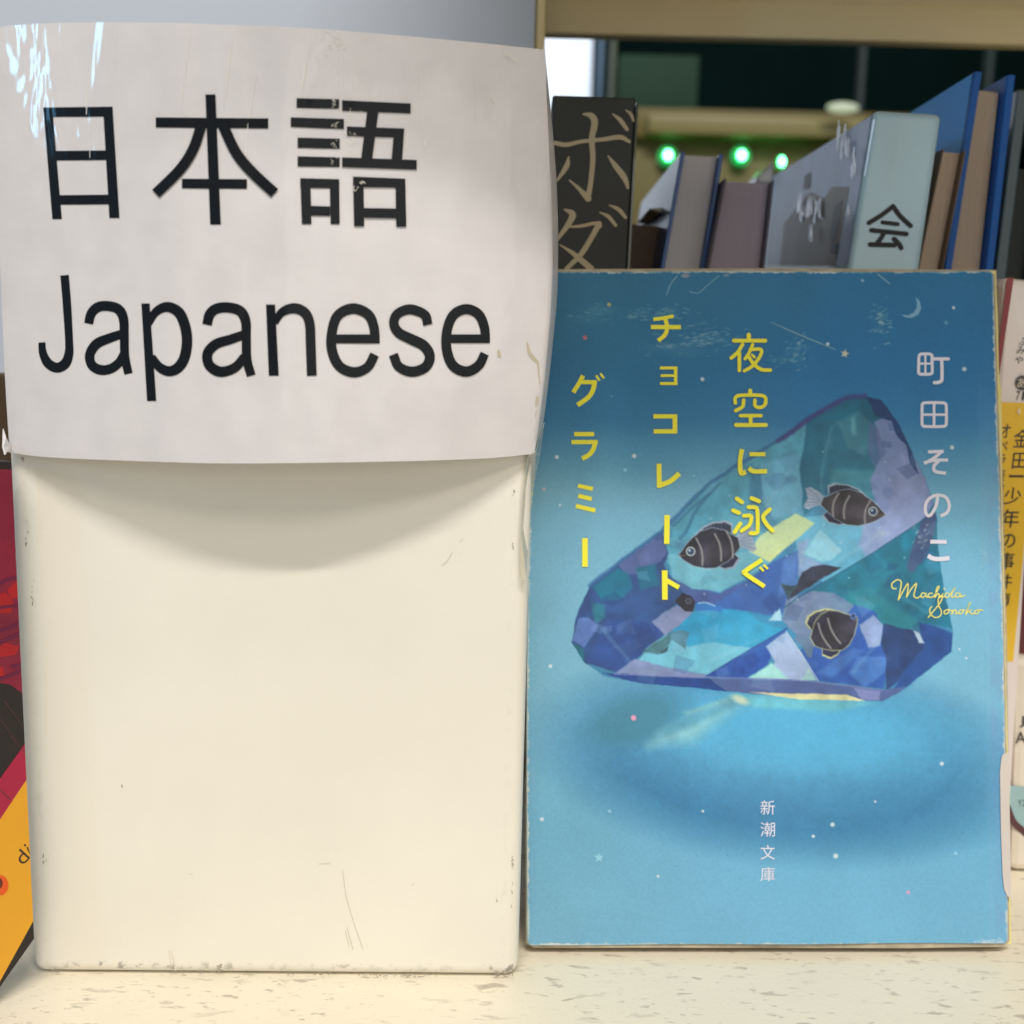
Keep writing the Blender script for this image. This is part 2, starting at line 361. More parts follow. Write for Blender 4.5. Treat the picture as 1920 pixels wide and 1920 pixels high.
# orientation check: normals must face the camera
if me.polygons[NW*20+40].normal.y > 0: me.flip_normals()
lab['label'] = 'bowed white laminated paper with black print'
m_ink = mat('black_print', (.006, .008, .011), .5, coat=.14, coat_rough=.07, spec=.15, bump=.3, bscale=240, bdist=.00012); wrinkle(m_ink, 1.0, .00055)
lp = lambda x, y, k: label_pt(x, y, .00006+k*.000008)
ik = Ink()
for q in ([(81, 202), (98, 202), (116, 411), (98, 411)], [(193, 200), (211, 200), (224, 409), (205, 409)], [(81, 201.5), (211, 200), (212, 218.5), (83, 219.5)], [(103, 283), (200, 282), (200, 300), (106, 301)], [(108, 366), (205, 365), (206, 383), (110, 384)],
          [(385, 177), (404, 177), (414, 421), (394, 421)], [(292, 220), (503, 222), (503, 241), (292, 239)], [(341, 335), (463, 336), (463, 354), (341, 353)],
          [(556, 184), (636, 186), (636, 204), (556, 202)], [(545, 220), (645, 223), (645, 242), (545, 238)], [(558, 258), (637, 260), (637, 279), (558, 277)], [(558, 293), (637, 295), (637, 313), (558, 312)],
          [(563, 334), (636, 336), (636, 353), (563, 352)], [(563, 334), (582, 335), (584, 420), (566, 420)], [(618, 336), (636, 336), (637, 420), (620, 420)], [(583, 386), (619, 387), (619, 405), (583, 404)],
          [(641.5, 188), (770, 194), (770, 212.5), (641.5, 207.5)], [(689, 205), (710, 206), (698, 298), (677, 298)], [(650.5, 237), (758, 241), (757, 258), (650.5, 254.5)], [(739, 245), (758, 241), (754, 301), (734, 300)], [(641.5, 295), (781.5, 300), (781.5, 318), (641.5, 313)],
          [(662, 331), (760, 335), (760, 352), (662, 350)], [(662, 331), (681.5, 332), (683, 424), (664, 424)], [(741.5, 335), (760, 335), (762, 425), (743, 425)], [(682, 390), (742.5, 391), (743, 409), (683, 408)]): ik.quad(q)
ik.st([(378, 232), (363, 277), (338, 317), (292, 363)], 19.5); ik.st([(416, 230), (442, 285), (473, 323), (515, 362)], 20)
ik.build('japanese_characters', lp, m_ink, lab, step=24)
ik = Ink()
ik.st([(121, 516, 16), (125.5, 571, 16), (129.5, 640, 15), (129, 664, 17), (122, 682, 19), (106.5, 689.5, 19), (90, 681, 18), (80.5, 662, 15), (78.5, 642, 13)], 16)
ik.st([(166, 607, 17), (171, 588, 18), (184, 575.8, 19), (203, 574, 19), (222, 580, 19), (231.5, 598, 18), (233, 630, 17), (234, 668, 17), (241, 701, 16)], 17)
ik.st([(232, 625, 16), (204, 634.5, 18), (181, 645, 19), (168.5, 664.6, 18), (172, 684, 18), (188, 693.5, 19), (207, 691.5, 18), (223, 680, 17), (231, 664, 14)], 17)
ik.quad([(265, 569), (280.6, 569), (293, 752), (275.6, 752)])
ik.st([(279, 607, 12), (292, 585, 16), (313.5, 575.5, 19), (335.4, 586, 20), (347, 612, 20), (350.6, 641, 20), (345.6, 671, 20), (333, 690, 20), (315.5, 696, 19), (297.5, 687, 17), (285, 668, 12)], 18)
ik.st([(388, 609, 18), (393, 590, 19), (405.4, 579, 19.5), (427, 576.5, 19.5), (450, 583, 19.5), (460.5, 602, 18.5), (461.7, 632, 17.5), (462.8, 673, 17.5), (471, 704.5, 17)], 17)
ik.st([(459, 627, 17), (431.7, 636.5, 18), (405.4, 645, 19), (389.4, 662, 19), (391.5, 683, 19), (407, 695.5, 20), (424, 696, 19), (443.3, 687, 18), (458, 668, 15)], 17)
ik.quad([(498.7, 571), (515.7, 571), (522.7, 704.5), (504, 704.5)])
ik.st([(516, 606, 10), (528, 586, 16), (551, 578, 19.5), (571, 586, 19), (580.5, 606, 18.5), (582.5, 644, 18.5), (584.6, 704.5, 18.5)], 18)
ik.quad([(628, 627), (712, 627), (712, 644), (628, 644)])
ik.st([(703, 637, 18), (701, 613, 18), (690, 589.5, 19), (662, 578.5, 20), (633, 592, 19), (621.8, 626.7, 18.5), (623, 659, 19), (637, 687, 19), (664, 698, 19.5), (689, 688.5, 18), (702.5, 664.6, 17.5)], 18)
ik.st([(802.5, 609, 17.5), (796, 590, 18), (769, 580, 19), (745, 589, 18), (738.5, 607, 18), (748, 624, 19), (771, 636, 20), (795, 648.5, 20), (806, 668, 19), (798, 688, 19), (773, 697, 19.5), (748, 687.5, 18), (737.5, 664.6, 17.5)], 18)
ik.quad([(843, 627), (918.8, 627), (918.8, 643.3), (843, 643.3)])
ik.st([(910.5, 636, 17), (908, 612, 17.5), (897, 589, 18.5), (874, 579.5, 19), (850, 591, 18.5), (838, 621, 18), (838, 657, 18.5), (850, 686, 19), (874.8, 696.7, 19.5), (897.5, 685, 18), (909, 663, 16.5)], 18)
ik.build('latin_letters', lp, m_ink, lab, step=24)
# dirt marks and painted glints of tape air bubbles on the sign
ik = Ink(); o = (500, 440); s = 3.4286
ik.st([(1675, 695, 10), (1690, 760, 22), (1720, 800, 26), (1745, 830, 14), (1750, 900, 8), (1757, 960, 5)], 8, o, s, cap='round'); ik.st([(1742, 1040, 18), (1738, 1075, 20), (1732, 1105, 8)], 10, o, s); ik.st([(1734, 1130, 5), (1730, 1170, 5)], 5, o, s); ik.st([(1490, 750, 16), (1497, 778, 22)], 12, o, s, cap='round')
ik.build('dirt_marks', lp, mat('brown_dirt', srgb(194, 184, 162), .7), lab, step=20)
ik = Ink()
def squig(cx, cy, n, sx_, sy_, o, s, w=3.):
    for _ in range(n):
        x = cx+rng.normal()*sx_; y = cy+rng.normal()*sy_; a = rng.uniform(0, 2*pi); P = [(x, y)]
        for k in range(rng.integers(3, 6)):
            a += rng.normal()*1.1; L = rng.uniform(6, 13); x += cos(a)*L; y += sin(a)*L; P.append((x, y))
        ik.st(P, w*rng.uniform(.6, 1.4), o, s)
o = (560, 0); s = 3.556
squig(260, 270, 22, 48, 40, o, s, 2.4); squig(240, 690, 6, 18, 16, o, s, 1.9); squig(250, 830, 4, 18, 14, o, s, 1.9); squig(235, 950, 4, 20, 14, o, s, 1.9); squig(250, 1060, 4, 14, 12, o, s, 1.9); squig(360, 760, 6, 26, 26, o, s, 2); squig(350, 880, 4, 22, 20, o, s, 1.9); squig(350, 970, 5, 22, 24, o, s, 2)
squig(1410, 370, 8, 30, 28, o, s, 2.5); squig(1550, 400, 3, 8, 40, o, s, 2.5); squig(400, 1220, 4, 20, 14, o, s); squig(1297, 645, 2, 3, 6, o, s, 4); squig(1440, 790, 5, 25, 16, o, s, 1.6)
TB = ik.build('bubble_glints', lambda x, y, k: label_pt(x, y, .00016+k*.000004), mat('tape_glint', srgb(240, 236, 222), .25, coat=1, coat_rough=.05), lab); TB['kind'] = 'stuff'  # glints of the tape bubbles painted as pale strokes
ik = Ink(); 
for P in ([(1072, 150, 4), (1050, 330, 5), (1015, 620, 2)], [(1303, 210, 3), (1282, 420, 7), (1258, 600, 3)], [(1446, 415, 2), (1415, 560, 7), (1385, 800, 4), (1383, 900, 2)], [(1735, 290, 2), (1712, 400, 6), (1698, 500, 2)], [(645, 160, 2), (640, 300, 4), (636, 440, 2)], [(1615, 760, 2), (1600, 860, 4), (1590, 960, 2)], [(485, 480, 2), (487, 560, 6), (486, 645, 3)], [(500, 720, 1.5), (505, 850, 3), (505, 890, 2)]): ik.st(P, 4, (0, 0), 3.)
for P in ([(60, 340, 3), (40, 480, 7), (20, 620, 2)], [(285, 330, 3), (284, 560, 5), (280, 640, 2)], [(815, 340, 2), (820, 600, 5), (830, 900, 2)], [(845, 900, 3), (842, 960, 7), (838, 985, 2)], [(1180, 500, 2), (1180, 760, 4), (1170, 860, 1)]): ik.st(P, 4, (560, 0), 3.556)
ik.build('tape_crease_glints', lambda x, y, k: label_pt(x, y, .00010+k*.000004), mat('crease_glint', srgb(236, 231, 226), .3, coat=1, coat_rough=.1), lab, step=20)  # light streaks on the tape creases painted as pale strokes
# loose clear tape under the right end of the sign
tp = [(1004, 846), (1020, 792), (1012, 850), (1001, 905), (993, 965), (990, 1030), (987, 1086), (976, 1088), (976, 1000), (981, 920), (990, 852)]
dep = [0, -.012, -.011, -.008, -.005, -.002, .0012, .0012, .0012, .0012, .0012]
v = [front(x, y, .0012 if d >= 0 else d) for (x, y), d in zip(tp, dep)]
me = mesh('loose_tape', v, [tuple(range(len(v)))]); bm = bmesh.new(); bm.from_mesh(me); bmesh.ops.triangulate(bm, faces=bm.faces[:]); bm.to_mesh(me); bm.free()
mt = mat('clear_tape', srgb(226, 220, 198), .25, coat=1, coat_rough=.08); mt.node_tree.nodes['Principled BSDF'].inputs['Alpha'].default_value = .55
tpo = link('loose_tape', me, mt, sgn); md = tpo.modifiers.new('t', 'SOLIDIFY'); md.thickness = .0001
# frayed corner at the lower left of the sign
v = [front(x, y, o_) for x, y, o_ in ((17, 838, .0012), (18, 849, .0012), (12, 846, .004), (8, 853, .006), (4, 838, .005), (9, 820, .003), (5, 805, .002))]
fo = link('frayed_corner', mesh('frayed_corner', v, [(0, 1, 2), (0, 2, 4), (2, 3, 4), (0, 4, 5), (5, 4, 6)]), m_paper, sgn); md = fo.modifiers.new('t', 'SOLIDIFY'); md.thickness = .0003

# ------------------------------------------------------------------ the blue paperback
LEAN = radians(12)
A = on_z(988, 1773, .0023); B = on_z(1891, 1773, .0023)
ex = (B-A)/np.linalg.norm(B-A); hz = np.array([-ex[1], ex[0], 0.]); hz /= np.linalg.norm(hz)
eup = sin(LEAN)*hz+cos(LEAN)*np.array([0, 0, 1.]); nb = np.cross(ex, eup); nb = nb/np.linalg.norm(nb)
if nb[1] > 0: nb = -nb         # towards the camera
def cov(x, y, off=0.): return on_plane(x, y, A+nb*off, nb)
Ledge = curve([(1012, 509), (1004, 700), (995, 900), (989, 1200), (988, 1500), (989, 1772)])
Redge = curve([(1862, 509), (1867, 700), (1875, 950), (1881, 1200), (1886, 1500), (1890, 1768)])
# --- painted cover picture, as point colours of a fine grid
NX, NY = 600, 840
uu = np.linspace(0, 1, NX); vv = np.linspace(0, 1, NY)
Lx = np.array([Ledge(t) for t in vv]); Rx = np.array([Redge(t) for t in vv])
PX = Lx[:, None, 0]*(1-uu)+Rx[:, None, 0]*uu; PY = Lx[:, None, 1]*(1-uu)+Rx[:, None, 1]*uu
PY += 0.8*np.sin(uu*9+1)[None, :]*((1-vv)[:, None]**6) + .8*np.sin(uu*14)[None, :]*(vv[:, None]**8)
def vnoise(cell, seed=0, ax=1.0):
    r = np.random.default_rng(seed); gx = int(1000/cell)+3; gy = int(1400/(cell*ax))+3; g = r.random((gy, gx))
    x = (PX-960)/cell; y = (PY-480)/(cell*ax); x = np.clip(x, 0, gx-1.001); y = np.clip(y, 0, gy-1.001)
    i = x.astype(int); j = y.astype(int); u = x-i; v = y-j; u = u*u*(3-2*u); v = v*v*(3-2*v)
    return g[j, i]*(1-u)*(1-v)+g[j, i+1]*u*(1-v)+g[j+1, i]*(1-u)*v+g[j+1, i+1]*u*v - .5
n8 = vnoise(8, 1); n20 = vnoise(20, 2); n60 = vnoise(60, 3); n3 = vnoise(3.2, 4); nst = vnoise(26, 5, .22)
WX = PX + 2.6*vnoise(26, 6)+1.4*n8; WY = PY + 2.6*vnoise(26, 7)+1.4*vnoise(8, 8)
IMG = np.zeros((NY, NX, 3))
def lerp(stops, t):
    return np.stack([np.interp(t, [s_[0] for s_ in stops], [s_[1][c] for s_ in stops]) for c in range(3)], -1)
IMG[:] = lerp([(500, (30, 112, 162)), (700, (32, 116, 172)), (790, (44, 126, 180)), (850, (74, 150, 194)), (920, (110, 178, 211)), (1100, (116, 184, 217)), (1300, (118, 186, 218)), (1500, (108, 178, 214)), (1780, (112, 178, 213))], PY+20*n60)  # print gradient, with the shadow edge across the cover worked into its colours
IMG *= np.stack([1+0*PX, 1-.03*np.clip((1500-PX)/400, 0, 1), 1-.10*np.clip((1500-PX)/400, 0, 1)*np.clip((1100-PY)/500, .3, 1)], -1)  # upper left greener: warm light and shade put into the print colours
def blend(al, col):
    c = np.array(col, float); al = np.clip(al, 0, 1)[..., None]; IMG[:] = IMG*(1-al)+c*al
blend(.20*np.clip((1350-PX)/350, 0, 1)*np.clip((PY-780)/120, 0, 1), (110, 160, 172))  # left side greyed, partly shade put into the print colours
def sdf(poly, wx=None, wy=None):
    x = WX if wx is None else wx; y = WY if wy is None else wy
    P = np.array(poly, float); d = np.full(x.shape, 1e9); ins = np.zeros(x.shape, bool)
    for i in range(len(P)):
        a = P[i]; b = P[(i+1) % len(P)]; e = b-a; L = e@e+1e-9
        t = np.clip(((x-a[0])*e[0]+(y-a[1])*e[1])/L, 0, 1); d = np.minimum(d, np.hypot(x-a[0]-t*e[0], y-a[1]-t*e[1]))
        c = ((a[1] > y) != (b[1] > y)) & (x < (b[0]-a[0])*(y-a[1])/(b[1]-a[1]+1e-12)+a[0]); ins ^= c
    return np.where(ins, d, -d)
def polyf(poly, col, soft=1.6, al=1.0, tex=.10, straight=False, mask=None):
    s_ = sdf(poly, PX if straight else None, PY if straight else None)
    a = np.clip(s_/soft+.5, 0, 1)*al
    if mask is not None: a = a*mask
    c = np.array(col, float); t = 1+tex*(n20*1.2+n60*.8+n8*.35)*1.6
    IMG[:] = IMG*(1-a[..., None])+np.clip(c*t[..., None], 0, 255)*a[..., None]
def ell(cx, cy, rx, ry, rot, col, soft=.1, al=1., tex=0.):
    x = PX-cx; y = PY-cy; u = (x*cos(rot)+y*sin(rot))/rx; v = (-x*sin(rot)+y*cos(rot))/ry; r = np.hypot(u, v)
    a = np.clip((1-r)/soft+.5, 0, 1)*al; c = np.array(col, float)*(1+tex*(n8+n20))[..., None]; IMG[:] = IMG*(1-a[..., None])+c*a[..., None]
def ln(pts, w, col, soft=1.5, al=1., warp=False, curve_=True):
    P = catmull(pts, 5) if curve_ and len(pts) > 2 else [np.array(p, float) for p in pts]; x = WX if warp else PX; y = WY if warp else PY
    bx = [min(p[0] for p in P)-20, max(p[0] for p in P)+20, min(p[1] for p in P)-20, max(p[1] for p in P)+20]
    mk = (x > bx[0]) & (x < bx[1]) & (y > bx[2]) & (y < bx[3]); xs = x[mk]; ys = y[mk]; d = np.full(xs.shape, 1e9)
    for a, b in zip(P[:-1], P[1:]):
        e = b[:2]-a[:2]; L = e@e+1e-9; t = np.clip(((xs-a[0])*e[0]+(ys-a[1])*e[1])/L, 0, 1)
        ww = (a[2]+(b[2]-a[2])*t)/2 if len(a) > 2 else w/2
        d = np.minimum(d, np.hypot(xs-a[0]-t*e[0], ys-a[1]-t*e[1])-ww)
    al_ = np.clip(.5-d/soft, 0, 1)*al; IMG[mk] = IMG[mk]*(1-al_[:, None])+np.array(col, float)*al_[:, None]
# pool of refracted light beneath the stone
ell(1470, 1420, 410, 172, .10, (56, 122, 168), .45, .92, .05)
ell(1490, 1385, 310, 100, .08, (92, 178, 222), .9, .8, .04)
ell(1500, 1360, 230, 70, .05, (84, 182, 228), 1., .7)
ell(1190, 1350, 95, 45, -.3, (66, 132, 160), .7, .85)
ell(1560, 1520, 260, 60, .05, (70, 144, 190), 1., .4)
polyf([(1378, 1308), (1392, 1318), (1300, 1390), (1215, 1400), (1240, 1375)], (156, 200, 192), 30, .55, straight=True)
polyf([(1372, 1306), (1378, 1316), (1290, 1342), (1280, 1335)], (120, 172, 178), 8, .6, straight=True)
polyf([(1374, 1312), (1380, 1322), (1300, 1362), (1240, 1380), (1270, 1352)], (76, 146, 176), 12, .6, straight=True)
polyf([(1380, 1302), (1500, 1306), (1640, 1318), (1560, 1335), (1405, 1326)], (112, 196, 210), 10, .7, straight=True)
ell(1388, 1312, 16, 7, .4, (214, 222, 192), .9, .8)
# the stone
SIL = [(1625, 743), (1652, 750), (1680, 785), (1712, 850), (1736, 900), (1750, 940), (1757, 975), (1757, 1005), (1766, 1080), (1778, 1140), (1786, 1185), (1784, 1222), (1700, 1290), (1655, 1315), (1420, 1302), (1200, 1280), (1130, 1268), (1098, 1243), (1072, 1205), (1078, 1165), (1105, 1098), (1160, 1055), (1240, 996), (1330, 905), (1450, 832), (1520, 782), (1585, 748)]
inm = np.clip(sdf(SIL)/2+.5, 0, 1)
def fac(p, c, soft=2., al=1., tex=.11):
    r, g, b = c
    if g < r+16: g += 9; b += 4
    k = .09; c = (r*(1-k)+80*k, g*(1-k)+156*k, b*(1-k)+200*k); polyf(p, c, soft+.6, al, tex*.7, mask=inm)
polyf(SIL, (58, 132, 176), 2.4)
fac([(1240, 996), (1330, 905), (1450, 832), (1520, 782), (1530, 840), (1500, 1000), (1400, 1050), (1300, 1100), (1245, 1050)], (78, 156, 184), 3)
fac([(1420, 870), (1500, 850), (1515, 880), (1500, 960), (1440, 975), (1420, 940)], (104, 178, 212), 8)
fac([(1405, 890), (1425, 870), (1432, 940), (1460, 990), (1430, 1000), (1408, 950)], (50, 120, 160), 6, .8)
fac([(1515, 770), (1600, 742), (1650, 745), (1690, 800), (1660, 900), (1650, 960), (1540, 940), (1508, 968), (1500, 880)], (14, 98, 130), 4)
fac([(1570, 790), (1610, 770), (1640, 800), (1638, 850), (1618, 855), (1590, 840)], (52, 124, 150), 6, .9)
fac([(1595, 785), (1604, 780), (1606, 815), (1597, 815)], (96, 160, 180), 4, .8)
fac([(1560, 880), (1650, 880), (1650, 960), (1590, 960), (1560, 920)], (60, 140, 160), 8, .8)
fac([(1640, 790), (1668, 780), (1710, 850), (1736, 900), (1752, 950), (1735, 975), (1625, 1045), (1620, 1000), (1642, 950), (1632, 900), (1650, 860)], (122, 128, 186), 3)
fac([(1690, 850), (1736, 900), (1745, 950), (1700, 985), (1665, 960), (1680, 900)], (146, 150, 204), 10, .7)
fac([(1630, 790), (1645, 800), (1660, 850), (1640, 880), (1628, 850)], (90, 88, 150), 5, .7)
fac([(1625, 743), (1652, 750), (1690, 800), (1712, 850), (1722, 890), (1706, 868), (1700, 835), (1680, 815), (1672, 790), (1640, 780), (1632, 760)], (24, 54, 110), 2)
fac([(1508, 970), (1640, 955), (1652, 990), (1625, 1048), (1550, 1095), (1495, 1060), (1490, 1000)], (96, 178, 214), 3)
fac([(1620, 970), (1660, 960), (1740, 950), (1735, 975), (1625, 1045), (1610, 1020)], (150, 156, 212), 6)
fac([(1538, 992), (1578, 1032), (1558, 1050), (1538, 1052), (1506, 1038)], (146, 208, 230), 3)
fac([(1497, 1015), (1520, 1010), (1506, 1040), (1530, 1052), (1560, 1062), (1500, 1085), (1490, 1060)], (148, 152, 204), 4, .8)
fac([(1250, 1035), (1300, 1050), (1420, 1030), (1445, 1055), (1400, 1085), (1350, 1110), (1300, 1105), (1262, 1085)], (104, 178, 200), 4)
fac([(1491, 963), (1527, 981), (1444, 1054), (1404, 1034), (1424, 1005)], (214, 218, 150), 2.5, tex=.04)
fac([(1752, 945), (1762, 1010), (1770, 1080), (1790, 1180), (1745, 1170), (1660, 1182), (1600, 1135), (1510, 1112), (1622, 1046), (1735, 972)], (14, 112, 142), 3, tex=.2)
fac([(1745, 1180), (1660, 1182), (1615, 1145), (1560, 1110), (1640, 1110), (1700, 1150)], (30, 138, 150), 12, .7)
fac([(1728, 975), (1757, 958), (1752, 1000), (1738, 1042), (1712, 1076), (1698, 1066), (1712, 1020)], (64, 72, 124), 3)
fac([(1444, 1056), (1495, 1032), (1497, 1066), (1490, 1105), (1468, 1150), (1440, 1166), (1370, 1160), (1300, 1130), (1262, 1088), (1300, 1104), (1350, 1112), (1400, 1090)], (52, 92, 168), 3)
fac([(1262, 1085), (1300, 1104), (1350, 1112), (1405, 1092), (1340, 1130), (1300, 1128)], (66, 74, 146), 5)
fac([(1470, 1050), (1495, 1034), (1494, 1100), (1460, 1120)], (84, 126, 200), 8, .8)
fac([(1240, 996), (1254, 1036), (1244, 1060), (1262, 1085), (1290, 1120), (1265, 1135), (1225, 1165), (1246, 1190), (1205, 1225), (1160, 1262), (1098, 1243), (1072, 1205), (1078, 1165), (1105, 1098), (1160, 1055)], (34, 64, 122), 2.5, tex=.18)
fac([(1160, 1058), (1238, 998), (1252, 1034), (1238, 1052), (1200, 1076), (1172, 1078)], (78, 84, 146), 3)
fac([(1195, 1040), (1215, 1030), (1218, 1055), (1200, 1062)], (98, 100, 164), 4, .7)
fac([(1112, 1100), (1158, 1064), (1180, 1078), (1186, 1104), (1160, 1126), (1128, 1126)], (6, 102, 132), 4)
fac([(1192, 1066), (1228, 1058), (1238, 1098), (1200, 1108)], (12, 98, 126), 4)
fac([(1108, 1130), (1135, 1135), (1134, 1158), (1116, 1170)], (24, 118, 132), 5, .8)
fac([(1085, 1160), (1104, 1158), (1122, 1174), (1095, 1216), (1072, 1200)], (82, 110, 178), 3)
fac([(1072, 1205), (1094, 1218), (1098, 1243), (1085, 1232)], (10, 100, 124), 3)
fac([(1140, 1160), (1225, 1165), (1246, 1190), (1160, 1262), (1100, 1240)], (38, 70, 146), 6, .8)
fac([(1268, 1134), (1306, 1152), (1246, 1192), (1222, 1166)], (132, 130, 178), 2.5)
fac([(1300, 1150), (1330, 1138), (1400, 1146), (1440, 1162), (1475, 1182), (1400, 1218), (1290, 1216), (1256, 1186)], (34, 154, 204), 3)
fac([(1400, 1145), (1470, 1160), (1475, 1182), (1425, 1166)], (40, 130, 180), 4)
fac([(1290, 1212), (1340, 1204), (1410, 1216), (1445, 1200), (1328, 1266), (1196, 1240), (1212, 1216), (1250, 1190)], (112, 192, 218), 3)
fac([(1192, 1234), (1240, 1248), (1330, 1266), (1310, 1274), (1152, 1264)], (128, 132, 184), 3)
fac([(1322, 1268), (1476, 1178), (1448, 1222), (1440, 1244), (1398, 1274)], (34, 74, 164), 3)
fac([(1474, 1184), (1436, 1212), (1452, 1240), (1438, 1274), (1534, 1276), (1500, 1222)], (168, 178, 222), 3)
fac([(1402, 1272), (1446, 1242), (1480, 1274)], (160, 216, 212), 3)
fac([(1500, 1276), (1515, 1252), (1534, 1276)], (178, 224, 220), 3)
fac([(1440, 1163), (1462, 1140), (1466, 1160), (1464, 1164)], (170, 212, 232), 3)
fac([(1474, 1124), (1520, 1108), (1562, 1110), (1604, 1136), (1604, 1160), (1560, 1196), (1500, 1196), (1466, 1162)], (118, 126, 168), 3)
fac([(1500, 1220), (1560, 1190), (1604, 1132), (1640, 1146), (1658, 1190), (1668, 1240), (1655, 1292), (1532, 1276)], (40, 86, 178), 3)
fac([(1608, 1232), (1660, 1232), (1664, 1258), (1622, 1290), (1590, 1262)], (70, 124, 206), 4, .9)
fac([(1530, 1262), (1600, 1215), (1620, 1222), (1560, 1270)], (78, 128, 206), 6, .6)
fac([(1638, 1154), (1658, 1176), (1650, 1212), (1628, 1216), (1612, 1172)], (150, 160, 214), 3)
fac([(1656, 1170), (1708, 1180), (1738, 1200), (1722, 1250), (1660, 1296), (1662, 1240), (1652, 1205)], (28, 56, 110), 3, tex=.2)
fac([(1722, 1166), (1750, 1172), (1790, 1190), (1784, 1222), (1700, 1290), (1668, 1302), (1708, 1240), (1732, 1215)], (26, 70, 144), 4)
fac([(1712, 1182), (1721, 1183), (1733, 1206), (1723, 1207)], (190, 202, 232), 2)
fac([(1130, 1262), (1330, 1272), (1350, 1285), (1372, 1302), (1200, 1284)], (22, 58, 136), 2.5)
fac([(1330, 1272), (1500, 1276), (1650, 1294), (1700, 1288), (1655, 1318), (1480, 1306), (1372, 1302), (1348, 1284)], (78, 86, 150), 3)
fac([(1600, 1290), (1650, 1296), (1648, 1314), (1615, 1312)], (128, 126, 190), 3)
polyf([(1405, 1298), (1590, 1303), (1622, 1315), (1500, 1311)], (226, 224, 168), 2, .95)
ln([(1105, 1098), (1160, 1055), (1240, 996), (1330, 905), (1450, 832), (1520, 782), (1585, 748)], 7, (44, 104, 158), 4, .8, warp=True, curve_=False)
ln([(1460, 826), (1520, 784), (1585, 748), (1622, 742)], 9, (62, 62, 128), 5, .8, warp=True)
ln([(1350, 905), (1310, 950), (1290, 990), (1275, 1010)], 6, (46, 110, 150), 4, .8, warp=True); ln([(1262, 985), (1300, 950), (1330, 925)], 5, (46, 110, 150), 4, .7, warp=True)
ln([(1735, 972), (1622, 1046), (1510, 1112), (1470, 1140)], 2.5, (20, 84, 118), 2, .8)
ln([(1476, 1178), (1400, 1222), (1324, 1268)], 2.5, (26, 60, 140), 2, .8); ln([(1474, 1184), (1500, 1222), (1534, 1276)], 2, (210, 220, 236), 2, .8)
ln([(1152, 1264), (1330, 1270), (1500, 1276), (1655, 1294)], 2.5, (120, 128, 186), 2, .8)
# soft inner light of the stone
for cx, cy, rx, ry, ro, c_, a_ in ((1400, 1000, 130, 40, -.6, (150, 206, 226), .28), (1590, 860, 60, 70, 0, (110, 180, 200), .22), (1560, 1000, 70, 50, -.4, (150, 210, 232), .25), (1370, 1200, 90, 30, -.3, (120, 206, 236), .25), (1200, 1130, 60, 40, -.6, (60, 110, 180), .3), (1640, 1090, 80, 40, -.5, (60, 150, 170), .25), (1680, 930, 40, 60, .3, (170, 180, 226), .25)):
    ell(cx, cy, rx, ry, ro, c_, 1.4, a_)
for P in ([(1480, 880), (1430, 960)], [(1560, 800), (1540, 900), (1560, 960)], [(1650, 1000), (1560, 1060)], [(1330, 1240), (1420, 1200)], [(1130, 1180), (1180, 1240)], [(1690, 1120), (1740, 1150)], [(1540, 1140), (1590, 1190)], [(1600, 1260), (1650, 1200)]): ln(P, 5, (170, 214, 232), 7, .22, warp=True)
for _ in range(26): x = rng.uniform(1280, 1740); y = rng.uniform(840, 1200); ell(x, y, 1.8, 1.8, 0, (190, 220, 235), .6, .5*float(1))
for _ in range(150):   # many small faint facets
    x = rng.uniform(1080, 1780); y = rng.uniform(770, 1300); a0 = rng.uniform(0, 6.3); L = rng.uniform(10, 34)
    if 'inp' not in globals(): inp = lambda px, py: inm[int(np.clip((py-509)/1263*(NY-1), 0, NY-1)), int(np.clip((px-990)/885*(NX-1), 0, NX-1))] > .5
    if not inp(x, y): continue
    dk = rng.random() < .5; P = [(x+L*rng.uniform(.5, 1)*cos(a0+t), y+L*rng.uniform(.4, .8)*sin(a0+t)) for t in (0, 1.3+rng.random(), 3.1, 4.4+rng.random()*.6)]
    lowleft = x < 1260 or y > 1130 or x > 1640
    polyf(P, ((14, 44, 104) if dk else (150, 184, 222)), 3, rng.uniform(.06, .26 if lowleft else .14), 0, mask=inm)
